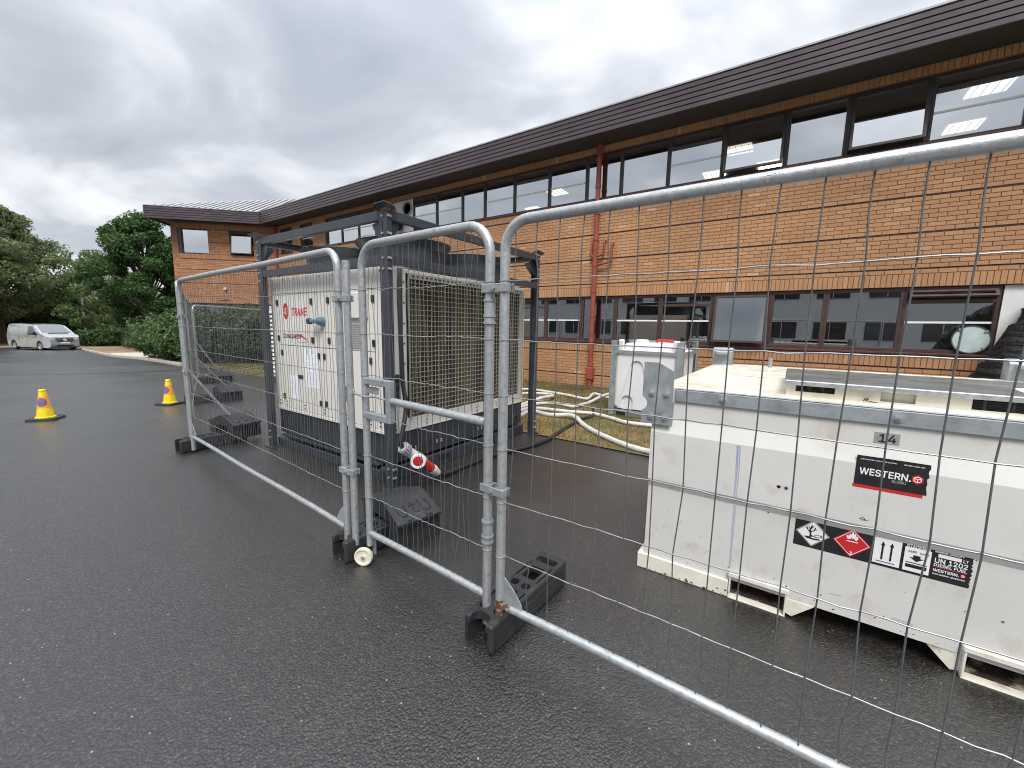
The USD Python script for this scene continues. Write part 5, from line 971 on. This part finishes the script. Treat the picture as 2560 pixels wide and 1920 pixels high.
# ------------------------------------------------------------------ white water tank
wt = thing('water_tank', 'white moulded plastic water tank with galvanised corner posts, on the grass', 'water tank', (7.3, 1.95, 0))
IX0, IX1, IY0, IY1 = 6.70, 7.90, 1.37, 2.54
bdy = rounded(IX0 + 0.05, IX1 - 0.05, IY0 + 0.05, IY1 - 0.05, 0.13, 1.16, 0.07) + rounded(IX0 + 0.16, IX1 - 0.16, IY0 + 0.16, IY1 - 0.16, 0.9, 1.27, 0.06)
def archcut(yc, z0, z1, w0, w1, x0, dep): 
    pol = Polygon([(-w0/2, z0), (w0/2, z0)] + arc((0, z1 - w1/2), w1/2, 0, 180, 9)); e = np.array(pol.exterior.coords)[:-1]
    if not pol.exterior.is_ccw: e = e[::-1]
    m_ = mf.Manifold.extrude(mf.CrossSection([e.tolist()]), dep); return m_.transform(np.array([[0, 0, 1, x0], [1, 0, 0, yc], [0, 1, 0, 0]], float))
bdy -= archcut(2.10, 0.10, 0.98, 0.62, 0.22, IX0 - 0.05, 0.125); bdy -= archcut(2.24, 0.10, 0.38, 0.20, 0.20, IX0 - 0.05, 0.16); bdy -= archcut(1.62, 0.10, 0.42, 0.20, 0.20, IX0 - 0.05, 0.14)
obj('moulded_body', wt, MB().mani(bdy), ibcw, smooth=25)
obj('filler_cap', wt, MB().lathe([(0, 1.33), (0.09, 1.33), (0.11, 1.31), (0.11, 1.27), (0.125, 1.26)], 24, frame((7.05, 2.12, 0), (1, 0, 0), (0, 1, 0))), ibcw, smooth=35)
for k, (y, s) in enumerate(((2.40, 0.05), (1.50, 0.05))): obj('lifting_ear', wt, MB().bx(6.78, 6.84, y - s, y + s, 1.14, 1.33, 0.02), ibcw)
for x, y, sx, sy in ((IX0, IY1, 1, -1), (IX0, IY0, 1, 1), (IX1, IY1, -1, -1), (IX1, IY0, -1, 1)):
    obj('corner_post', wt, MB().bx(x, x + sx*0.012, min(y, y + sy*0.10), max(y, y + sy*0.10), 0.02, 1.30, 0.002).bx(x + sx*0.013, x + sx*0.12, min(y, y + sy*0.012), max(y, y + sy*0.012), 0.02, 1.30, 0.002).bx(min(x, x + sx*0.1), max(x, x + sx*0.1), min(y, y + sy*0.1), max(y, y + sy*0.1), 1.301, 1.309, 0.002), galv_d)
obj('top_rail', wt, MB().bx(IX0 + 0.014, IX0 + 0.03, IY0 + 0.1, IY1 - 0.1, 1.10, 1.15, 0.002).bx(IX0 + 0.12, IX1 - 0.1, IY0 + 0.013, IY0 + 0.03, 1.10, 1.15, 0.002).bx(IX0 + 0.12, IX1 - 0.1, IY1 - 0.03, IY1 - 0.013, 1.10, 1.15, 0.002).bx(IX1 - 0.6, IX1 - 0.54, IY0 + 0.1, IY1 - 0.1, 1.28, 1.31, 0.002), galv_d)
obj('pallet_base', wt, MB().bx(IX0 + 0.02, IX1 - 0.02, IY0 + 0.101, IY1 - 0.101, 0.02, 0.12, 0.004), pm('pallet_grey', (0.16, 0.165, 0.18), 0.5)); obj('fork_slot', wt, MB().bx(IX0 + 0.016, IX0 + 0.0195, 2.24, 2.40, 0.035, 0.10).bx(IX0 + 0.016, IX0 + 0.0195, 1.52, 1.70, 0.035, 0.10), plast_b)
obj('strap_handle', wt, MB().tube(smoothpath([(7.1, 1.90, 1.295), (7.1, 1.85, 1.325), (7.1, 1.70, 1.32), (7.1, 1.60, 1.305), (7.1, 1.56, 1.285)], 4), 0.022, 8), red, smooth=True, label='red handle on top of the tank')
obj('valve', wt, MB().cyl((7.9, 2.56, 0.20), (7.9, 2.66, 0.20), 0.05, 14).cyl((7.98, 2.60, 0.18), (7.98, 2.72, 0.18), 0.042, 12), plast_b, smooth=35)

# ------------------------------------------------------------------ louvred plant unit behind the chiller
lu = thing('louvred_unit', 'white louvred plant cabinet standing on the grass behind the chiller', 'plant cabinet', (5.7, 9.5, 0))
obj('cabinet', lu, MB().bx(5.02, 6.3, 8.3, 10.88, 0.14, 1.90, 0.01), white_p); obj('plinth', lu, MB().bx(5.0, 6.32, 8.28, 10.9, -0.03, 0.138, 0.005), skirtm)
obj('shadow_gap', lu, MB().bx(5.006, 5.0195, 8.36, 10.84, 0.24, 1.80), plast_b)
for z in np.arange(0.27, 1.80, 0.105):
    q = MB(); q.add([(5.004, 8.36, z), (4.965, 8.36, z - 0.012), (4.965, 10.84, z - 0.012), (5.004, 10.84, z), (5.0, 8.36, z + 0.058), (4.968, 8.36, z + 0.0), (4.968, 10.84, z + 0.0), (5.0, 10.84, z + 0.058)], [(0,1,2),(0,2,3),(4,6,5),(4,7,6),(0,5,1),(0,4,5),(3,2,6),(3,6,7),(1,5,6),(1,6,2),(0,3,7),(0,7,4)]); obj('louvre_blade', lu, q, white_p)
# ------------------------------------------------------------------ ducts, manhole
def duct(pts, r, label, n=40):
    p = smoothpath(pts, 60); k = len(p); sl_ = np.r_[0, np.cumsum(np.linalg.norm(np.diff(p, axis=0), axis=1))]; rr = r*(1 + 0.07*np.abs(np.sin(sl_*math.pi/0.105)) + 0.012*np.random.default_rng(4).normal(0, 1, k)); mb = MB().tube(p, rr, n); v = mb.v[0]; v += (meshkit.fbm(v*7, 3, 2)[:, None] - 0.5)*0.12
    return obj('air_duct', None, mb, duct_m, smooth=True, label=label, cat='air duct')
duct([(9.80, -3.25, 1.80), (9.35, -3.2, 1.90), (8.85, -3.0, 1.72), (8.55, -2.72, 1.35), (8.38, -2.52, 0.95), (8.28, -2.35, 0.5), (8.2, -2.2, 0.06)], 0.32, 'big black flexible duct sagging from the lower white window panel')
duct([(9.80, 11.55, 4.98), (9.45, 11.6, 5.0), (9.28, 11.62, 4.7), (9.25, 11.6, 4.2), (9.25, 11.6, 3.6)], 0.24, 'black flexible duct hanging from the upper white window panel')
mh = thing('manhole_cover', 'rusty square manhole cover in the grass at the foot of the red downpipe', 'manhole cover', (9.15, 4.4, 0)); obj('cover', mh, MB().bx(8.95, 9.40, 4.1, 4.75, 0.012, 0.035, 0.005), ironm); obj('rim', mh, MB().bx(8.91, 8.945, 4.06, 4.79, 0.012, 0.03, 0.003).bx(9.405, 9.44, 4.06, 4.79, 0.012, 0.03, 0.003).bx(8.946, 9.404, 4.06, 4.095, 0.012, 0.03, 0.003).bx(8.946, 9.404, 4.755, 4.79, 0.012, 0.03, 0.003), ironm)
# things on the window sills
df = thing('desk_fan', 'white desk fan behind the upper window of the angled wing', 'desk fan', (9.95, 20.9, 4.56))
e0 = C_ + V(-D, D, 0)*1.18 + V(D, D, 0)*0.28 + V(0, 0, 4.565); fnM = frame(e0 + V(0, 0, 0.33), (-D, D, 0), (0, 0, 1))
obj('guard', df, MB().lathe([(0.0, 0.03), (0.10, 0.03), (0.135, 0.0), (0.13, -0.02), (0.0, -0.04)], 20, fnM), white); obj('stand', df, MB().cyl(e0, e0 + V(0, 0, 0.26), 0.016, 10).cyl(e0, e0 + V(0, 0, 0.015), 0.09, 16), white)
rt = thing('glass_disc', 'round pale glass disc with clips leaning against the right hand lower window', 'glass disc', (9.83, -2.44, 1.2))
obj('disc', rt, MB().lathe([(0, 0.006), (0.215, 0.006), (0.215, -0.006), (0, -0.006)], 40, frame((9.838, -2.43, 1.435), (0, -1, 0), (0.05, 0, 1))), pm('frosted_glass', (0.46, 0.55, 0.55), 0.25)); obj('rim', rt, MB().lathe([(0.215, -0.012), (0.232, -0.012), (0.232, 0.012), (0.215, 0.012)], 40, frame((9.838, -2.43, 1.435), (0, -1, 0), (0.05, 0, 1))), darkin)
q = MB()
for t in (0.7, 2.3, 3.9, 5.5): q.bx(0.19, 0.235, -0.015, 0.015, 0.007, 0.02, 0.003, frame((9.838, -2.43, 1.435), (0, -math.cos(t), math.sin(t)), (0, math.sin(t), math.cos(t))))
obj('clip', rt, q, galv_d)

# ------------------------------------------------------------------ cones
def cone(loc, rz, label):
    t = thing('traffic_cone', label, 'traffic cone', loc, rz)
    obj('base', t, MB().mani(mf.Manifold.batch_hull([mf.Manifold.cylinder(0.032, 0.05, 0.045, 12).translate((x, y, 0)) for x in (-0.12, 0.12) for y in (-0.12, 0.12)])), rubber, smooth=30, world=False)
    R = lambda z: 0.098 - (z - 0.03)*(0.098 - 0.034)/0.42
    obj('body', t, MB().lathe([(0.112, 0.032), (0.112, 0.045), (R(0.05), 0.05), (R(0.18), 0.18), (R(0.18), 0.182), (R(0.355), 0.355), (R(0.43), 0.43), (0.040, 0.432), (0.040, 0.445), (0.032, 0.455), (0.022, 0.456), (0.02, 0.40)], 32), yellow, smooth=35, world=False)
    sl = obj('sleeve', t, MB().lathe([(R(0.185) + 0.0006, 0.185), (R(0.185) + 0.0016, 0.187), (R(0.35) + 0.0016, 0.348), (R(0.35) + 0.0006, 0.35)], 32), orangep, smooth=35, world=False)
    for a in (0.0, math.pi):
        for nm, w_, h_, m_, lift, cut in (('sign_ring', 0.060, 0.064, redc, 0.0022, None), ('sign_disc', 0.050, 0.054, bluec, 0.0030, None), ('sign_bar', 0.050, 0.054, redc, 0.0038, 'bar')):
            pol = affinity.scale(Point(0, 0).buffer(1, 16), w_, h_)
            if cut: pol = pol.intersection(affinity.rotate(sbox(-0.08, -0.008, 0.08, 0.008), -38, origin=(0, 0)))
            v, f = trimesh.creation.triangulate_polygon(pol.segmentize(0.012), engine='triangle') if False else trimesh.creation.triangulate_polygon(pol, engine='earcut'); m_t = trimesh.Trimesh(np.c_[v, 0*v[:, 0]], f).subdivide_to_size(0.014); v = m_t.vertices; z = 0.268 + v[:, 1]; r_ = R(z) + lift; th = a + v[:, 0]/R(0.268)
            obj(nm, sl, MB().add(np.c_[-r_*np.cos(th), r_*np.sin(th)*-1 if a == 0 else -r_*np.sin(th), z], m_t.faces), m_, world=False)
    return t
cone((0.945, 9.13, -0.001), math.radians(60), 'yellow no waiting cone on its own, left of the fence')
cone((2.45, 9.2, -0.002), math.radians(25), 'yellow no waiting cone nearest to the fence corner')

# ------------------------------------------------------------------ silver van
van = thing('parked_van', 'silver panel van parked on the far side of the car park', 'van', (5.75, 45.13, -0.82), -1.2822)
side = Polygon([(-4.10, 0.42), (-4.12, 0.95), (-4.05, 1.55), (-3.92, 1.82), (-3.70, 1.885), (-2.2, 1.91), (-1.05, 1.88), (-0.62, 1.80), (-0.05, 1.42), (0.22, 1.22), (0.60, 1.11), (0.88, 0.98), (0.98, 0.80), (1.02, 0.55), (0.99, 0.33), (0.86, 0.22), (-3.95, 0.24)])
for cx in (0.0, -3.2): side = side.difference(Point(cx, 0.33).buffer(0.39, 20))
t_ = trimesh.creation.extrude_polygon(side.segmentize(0.25), 1.90, engine='earcut'); vt = trimesh.Trimesh(*trimesh.remesh.subdivide(t_.vertices, t_.faces))
def vshape(x, y, z):
    """width of the body: narrower above the belt line and at the nose and tail"""
    k = 1 - 0.17*np.clip((z - 1.05)/0.9, 0, 1)**1.2; k = k * (1 - 0.20*np.clip((x - 0.45)/0.6, 0, 1)**2) * (1 - 0.05*np.clip((-3.6 - x)/0.5, 0, 1)); return y*k
P_ = np.c_[vt.vertices[:, 0], vt.vertices[:, 2] - 0.95, vt.vertices[:, 1]]; P_[:, 1] = vshape(P_[:, 0], P_[:, 1], P_[:, 2])
obj('body', van, MB().add(P_, vt.faces), silver, smooth=28, world=False)
def vpanel(name, poly, mat, out=0.006, sides=(-1, 1)):
    for s in sides:
        v, f = trimesh.creation.triangulate_polygon(poly, engine='earcut'); m_t = trimesh.Trimesh(np.c_[v, 0*v[:, 0]], f).subdivide_to_size(0.25); x, z = m_t.vertices[:, 0], m_t.vertices[:, 1]
        y = vshape(x, np.full(len(x), 0.95), z) + out; obj(name, van, MB().add(np.c_[x, s*y, z], m_t.faces), mat, world=False)
vpanel('side_window', Polygon([(-1.32, 1.12), (-0.12, 1.12), (-0.42, 1.40), (-0.82, 1.72), (-1.28, 1.76)]), carglass)
vpanel('panel_line', Polygon([(-1.40, 0.4), (-1.385, 0.4), (-1.385, 1.78), (-1.40, 1.78)]), plast_b); vpanel('panel_line', Polygon([(-2.45, 0.4), (-2.435, 0.4), (-2.435, 1.78), (-2.45, 1.78)]), plast_b); vpanel('crease', Polygon([(-4.0, 1.00), (-0.3, 0.97), (-0.3, 0.985), (-4.0, 1.02)]), alloy); vpanel('crease', Polygon([(-3.9, 1.14), (-1.5, 1.12), (-1.5, 1.135), (-3.9, 1.155)]), alloy)
vpanel('door_handle', Polygon([(-1.36, 1.02), (-1.2, 1.02), (-1.2, 1.06), (-1.36, 1.06)]), plast_b, 0.03); vpanel('door_handle', Polygon([(-1.62, 1.02), (-1.46, 1.02), (-1.46, 1.06), (-1.62, 1.06)]), plast_b, 0.03)
vpanel('rear_lamp', Polygon([(-4.09, 1.0), (-4.05, 1.0), (-4.03, 1.4), (-4.07, 1.4)]), red, 0.006)
wsx = [(-0.60, 1.795, 0.72), (-0.02, 1.415, 0.80)]
q = MB(); q.add([(wsx[0][0] + .01, -0.70, wsx[0][1] + .012), (wsx[0][0] + .01, 0.70, wsx[0][1] + .012), (wsx[1][0] + .18, 0.82, 1.27), (wsx[1][0] + .18, -0.82, 1.27)], [(0, 1, 2), (0, 2, 3)]); obj('windscreen', van, q, screen_m, world=False)
obj('wiper', van, MB().tube([(0.19, -0.5, 1.265), (0.18, 0.0, 1.275), (0.19, 0.6, 1.27)], 0.02, 6), plast_b, world=False)
def front(name, pts, mat, lift, x0=0.98):
    v, f = trimesh.creation.triangulate_polygon(Polygon(pts), engine='earcut'); m_t = trimesh.Trimesh(np.c_[v, 0*v[:, 0]], f).subdivide_to_size(0.1); y, z = m_t.vertices[:, 0], m_t.vertices[:, 1]
    zz_ = np.array([0.22, 0.33, 0.55, 0.80, 0.98, 1.11]); xx_ = np.array([0.86, 0.99, 1.02, 0.98, 0.88, 0.60]); x = np.interp(z, zz_, xx_) + lift; return obj(name, van, MB().add(np.c_[x, y, z], m_t.faces), mat, world=False)
gr_ = front('grille', [(-0.50, 0.80), (-0.42, 0.66), (0.42, 0.66), (0.50, 0.80), (0.48, 0.90), (-0.48, 0.90)], plast_b, 0.012)
front('grille_bar', [(-0.48, 0.815), (0.48, 0.815), (0.47, 0.835), (-0.47, 0.835)], alloy, 0.02); front('grille_bar', [(-0.46, 0.745), (0.46, 0.745), (0.46, 0.765), (-0.46, 0.765)], alloy, 0.02)
st3 = unary_union([Point(0, 0.78).buffer(0.11, 20).difference(Point(0, 0.78).buffer(0.092, 20))] + [LS([(0, 0.78), (0.1*math.sin(a), 0.78 + 0.1*math.cos(a))]).buffer(0.012) for a in (0, 2.094, 4.189)]); front('emblem', list(st3.exterior.coords) if hasattr(st3, 'exterior') else [(0, .7), (.1, .7), (.1, .8)], lens_m, 0.028)
for s in (-1, 1):
    front('headlamp', [(s*0.52, 0.76), (s*0.55, 0.90), (s*0.74, 0.99), (s*0.78, 0.90), (s*0.66, 0.79)], lens_m, 0.012); front('fog_lamp', [(s*0.52, 0.40), (s*0.70, 0.44), (s*0.70, 0.50), (s*0.50, 0.47)], lens_m, 0.010)
    obj('mirror', van, MB().mani(rounded(-0.36, -0.22, min(s*0.93, s*1.12), max(s*0.93, s*1.12), 1.12, 1.34, 0.04)), plast_b, smooth=30, world=False)
    for x in (0.0, -3.2):
        w_ = obj('wheel', van, MB().lathe([(0.22, -0.10), (0.32, -0.10), (0.335, -0.07), (0.335, 0.07), (0.32, 0.10), (0.22, 0.10)], 28, frame((x, s*0.83, 0.335), (1, 0, 0), (0, 0, 1))), tyre, smooth=35, world=False)
        obj('rim', w_, MB().lathe([(0.0, -0.07), (0.10, -0.06), (0.21, -0.08), (0.225, -0.10), (0.225, 0.10), (0.21, 0.08), (0.10, 0.06), (0, 0.07)], 24, frame((x, s*0.83, 0.335), (1, 0, 0), (0, 0, 1))), alloy, smooth=35, world=False)
front('number_plate', [(-0.26, 0.52), (0.26, 0.52), (0.26, 0.63), (-0.26, 0.63)], white, 0.012); front('lower_grille', [(-0.50, 0.33), (0.50, 0.33), (0.44, 0.43), (-0.44, 0.43)], plast_b, 0.010); front('bumper_strip', [(-0.50, 0.445), (0.50, 0.445), (0.50, 0.475), (-0.50, 0.475)], lens_m, 0.012)
obj('roof_rail', van, MB().tube([(-3.6, -0.70, 1.90), (-2.4, -0.70, 1.945), (-1.1, -0.70, 1.90)], 0.018, 6), plast_b, world=False); obj('roof_rail', van, MB().tube([(-3.6, 0.70, 1.90), (-2.4, 0.70, 1.945), (-1.1, 0.70, 1.90)], 0.018, 6), plast_b, world=False)
obj('underbody', van, MB().bx(-3.9, 0.8, -0.8, 0.8, 0.20, 0.55), plast_b, world=False)
# ------------------------------------------------------------------ second vehicle behind the hedge
v2 = thing('service_van', 'white service van with yellow and black chevron rear, mostly hidden behind the hedge', 'van', (10.6, 56.5, -1.03), math.radians(-48))
b2 = rounded(-0.2, 4.6, -0.95, 0.95, 0.35, 1.62, 0.12); obj('body', v2, MB().mani(b2), white_p, smooth=30, world=False)
obj('chevron_board', v2, MB().bx(-0.225, -0.202, -0.85, 0.85, 0.5, 1.56, 0.004), yellow, world=False)
q = MB()
for k in range(5):
    for s in (-1, 1): q.prism(Polygon([(0, 0.55 + 0.25*k), (s*0.80, 0.20 + 0.25*k), (s*0.80, 0.34 + 0.25*k), (0, 0.69 + 0.25*k)]).intersection(sbox(-0.84, 0.51, 0.84, 1.55)), 0.004, frame((-0.226, 0, 0), (0, -1, 0), (0, 0, 1)))
obj('chevron', v2, q, blackp, world=False)
for x in (0.6, 3.7):
    for s in (-1, 1): obj('wheel', v2, MB().lathe([(0.0, -0.1), (0.33, -0.1), (0.33, 0.1), (0, 0.1)], 20, frame((x, s*0.88, 0.33), (1, 0, 0), (0, 0, 1))), tyre, world=False)
# ------------------------------------------------------------------ lamp post
lpz = -1.05; lpo = thing('lamp_post', 'slim grey lamp post between the trees beyond the van', 'lamp post', (9.95, 61.4, lpz))
obj('column', lpo, MB().tube([(9.95, 61.4, lpz), (9.95, 61.4, 2.0), (9.95, 61.4, 5.75)], [0.11, 0.09, 0.07], 10), lampm, smooth=40); obj('arm', lpo, MB().tube([(9.95, 61.4, 5.7), (8.9, 62.5, 5.74)], 0.05, 8), lampm); obj('lantern', lpo, MB().bx(-0.55, 0.3, -0.16, 0.16, -0.08, 0.08, 0.03, frame((9.3, 62.1, 5.80), (-0.69, 0.72, 0), (-0.72, -0.69, 0))), galv_d)

# ------------------------------------------------------------------ trees, hedges
def leaves(blobs, n, size, seed, shell=0.55, droop=0.25, clump=0.0):
    """leaf-sized quads spread through ellipsoid blobs (centre, radii), denser near their skins"""
    r = np.random.default_rng(seed); w = np.array([b[1][0]*b[1][1]*b[1][2] for b in blobs])**(2/3); w /= w.sum(); out = MB()
    k = r.choice(len(blobs), n, p=w); c = np.array([b[0] for b in blobs])[k]; ra = np.array([b[1] for b in blobs])[k]
    d = r.normal(0, 1, (n, 3)); d /= np.linalg.norm(d, axis=1, keepdims=True); rad = (shell + (1 - shell)*r.random(n)**0.6)*np.where(r.random(n) < 0.15, r.random(n), 1)
    p = c + d*ra*rad[:, None]
    if clump: p += (np.stack([meshkit.noise(p*clump, s) for s in (1, 2, 3)], 1) - 0.5)*np.minimum(ra, 1.2)*0.9
    nn = d*0.7 + r.normal(0, 0.6, (n, 3)) + V(0, 0, 0.3); nn /= np.linalg.norm(nn, axis=1, keepdims=True)
    u = np.cross(nn, r.normal(0, 1, (n, 3))); u /= np.linalg.norm(u, axis=1, keepdims=True); u[:, 2] -= droop*r.random(n); w_ = np.cross(nn, u); s = size*r.uniform(0.6, 1.35, n)[:, None]
    v = np.stack([p - u*s, p + w_*s*0.45 + nn*s*0.08, p + u*s, p - w_*s*0.45 + nn*s*0.08], 1).reshape(-1, 3); i = np.arange(n)*4
    return out.add(v, np.vstack([np.stack([i, i+1, i+2], 1), np.stack([i, i+2, i+3], 1)]))
def tree(label, base, H, rad, zc, n, size, mat, seed, nb=26, trunk=0.22, group=None, flat=1.0, spread=1.0):
    r = np.random.default_rng(seed); t = thing('tree', label, 'tree', base, group=group); base = V(*base); blobs = []
    tr_ = MB(); tr_.tube([base, base + V(0.05, 0, zc*0.5), base + V(0.1, -0.05, H*0.75)], [trunk, trunk*0.75, trunk*0.25], 9)
    for k in range(nb):
        a = k*2.39996 + r.uniform(-0.4, 0.4); z = zc*0.42 + (H - zc*0.42)*((k + 0.5)/nb)**0.9
        prof_ = math.sin(math.pi*min(max((z - zc*0.25)/(H*1.04 - zc*0.25), 0.02), 0.98)**0.8)
        q = rad*prof_*r.uniform(0.45, 0.92)*spread; c = base + V(math.cos(a)*q, math.sin(a)*q, z); s = rad*r.uniform(0.14, 0.27)
        blobs.append((c, (s, s, s*0.72*flat))); m_ = base + V(0, 0, max(z*0.55, zc*0.3)); tr_.tube([m_, (m_ + c)/2 + V(0, 0, 0.15), c], [trunk*0.32, trunk*0.2, 0.02], 5)
    obj('trunk', t, tr_, bark, smooth=True); obj('crown', t, leaves(blobs, n, size, seed + 1, 0.35, 0.3, 0.9), mat, kind=None)
tree('big loose grey green tree behind the silver van at the left edge', (4.6, 63.5, -1.05), 13.0, 6.2, 6.5, 44000, 0.15, leaf_mid, 41, 84, 0.24, spread=1.08)
tree('loose grey green tree at the left edge, taller and nearer than the van', (0.6, 60.0, -1.0), 13.6, 5.6, 6.2, 34000, 0.15, leaf_mid, 42, 70, 0.24)
tree('dense dark green tree beside the corner of the brick wing', (10.35, 41.3, -0.75), 9.7, 3.9, 4.6, 42000, 0.115, leaf_dark, 43, 54, 0.3)
tree('pale green tree behind the lamp post', (10.6, 57.0, -1.0), 8.6, 3.9, 4.0, 17000, 0.115, leaf_pale, 44, 26, 0.2)
tree('small loose tree left of the dense dark tree, behind the low hedge', (9.3, 66.0, -1.0), 5.6, 3.4, 2.8, 14000, 0.12, leaf_pale, 45, 22, 0.16)
tree('broad dark tree hidden behind the brick wing', (13.5, 40.0, -0.7), 10.2, 3.8, 4.6, 14000, 0.18, leaf_dark, 46, 26, 0.3)
def hedge(label, blobs, n, size, mat, seed, name='hedge'):
    t = thing(name, label, 'hedge', (blobs[0][0][0], blobs[0][0][1], gz(blobs[0][0][1])))
    st_ = MB()
    for c, ra in blobs: st_.tube([V(c[0], c[1], gz(c[1])), V(*c)], [0.05, 0.02], 5)
    obj('stem', t, st_, bark); obj('foliage', t, leaves(blobs, n, size, seed, 0.62, 0.2, 1.3), mat)
def row(pts, rx, h, seed, step=0.8):
    r = np.random.default_rng(seed); p = np.asarray(pts, float); o = []
    for a, b in zip(p[:-1], p[1:]):
        for t in np.arange(0, 1, step/np.linalg.norm(b - a)):
            c = a + (b - a)*t; g = float(gz(c[1])); hh = h*r.uniform(0.9, 1.08); o.append((V(c[0] + r.normal(0, .1), c[1] + r.normal(0, .1), g + hh*0.52), (rx*r.uniform(.85, 1.1), rx*r.uniform(.85, 1.1), hh*0.55)))
    return o
hedge('bright laurel hedge at the asphalt edge, left of the fence corner', row([(6.9, 20.6), (6.7, 23.0), (6.95, 26.0)], 0.95, 1.95, 51, 0.6), 26000, 0.085, leaf_laurel, 52)
hedge('laurel hedge seen through the fence mesh, in front of the angled wing', row([(6.75, 19.9), (7.6, 19.0), (8.4, 18.1)], 1.0, 2.15, 53, 0.55) + row([(7.6, 20.6), (8.6, 19.6)], 0.9, 2.2, 54, 0.6), 30000, 0.075, leaf_hedge, 55)
hedge('grey green hedge behind the concrete patch, between van and laurel', row([(9.2, 35.5), (10.6, 42.0), (11.6, 52.0)], 1.5, 2.15, 56, 1.0), 20000, 0.12, leaf_hedge, 57)
hedge('low dark clipped hedge to the right of the silver van', row([(8.6, 53.4), (10.0, 51.4), (11.6, 49.8)], 0.9, 1.65, 58, 0.7), 13000, 0.11, leaf_dark, 59)
hedge('dark shrubs in the shade under the trees behind the silver van', row([(-3, 66), (2.0, 66.5), (7.0, 65.5), (11.5, 63)], 1.6, 3.0, 60, 1.3), 20000, 0.2, leaf_dark, 61)
hedge('small creamy flowering elder shrub rising behind the laurel hedge', [(V(8.55, 27.6, 1.0), (0.5, 0.5, 1.3))], 1500, 0.09, leaf_pale, 63)
obj('woodland', None, leaves(row([(-70, 95), (-20, 100), (20, 98), (45, 85)], 5, 7.5, 65, 4), 26000, 0.6, 66, 0.5), leaf_mid, kind='stuff', label='far belt of trees closing the view', cat='woodland')
# ------------------------------------------------------------------ unseen building across the car park, added for the window reflections
ob = thing('added_opposite_building', 'unseen pale rendered building added across the car park for window reflections', 'office building', (-24, 4, 0))
obj('wall', ob, MB().bx(-30, -24, -26, 30, -0.2, 7.2), pm('pale_render', (0.58, 0.59, 0.60), 0.8)); obj('roof', ob, MB().bx(-30.4, -23.6, -26.4, 30.4, 7.2, 7.5, 0.02), fascia_m)
for y in np.arange(-24, 28, 3.4):
    for z in (1.0, 4.4): w_ = obj('window', ob, MB().bx(-23.99, -23.95, y, y + 2.2, z, z + 1.4, 0.01), carglass); obj('frame', w_, MB().bx(-23.98, -23.93, y + 1.08, y + 1.12, z, z + 1.4), white)
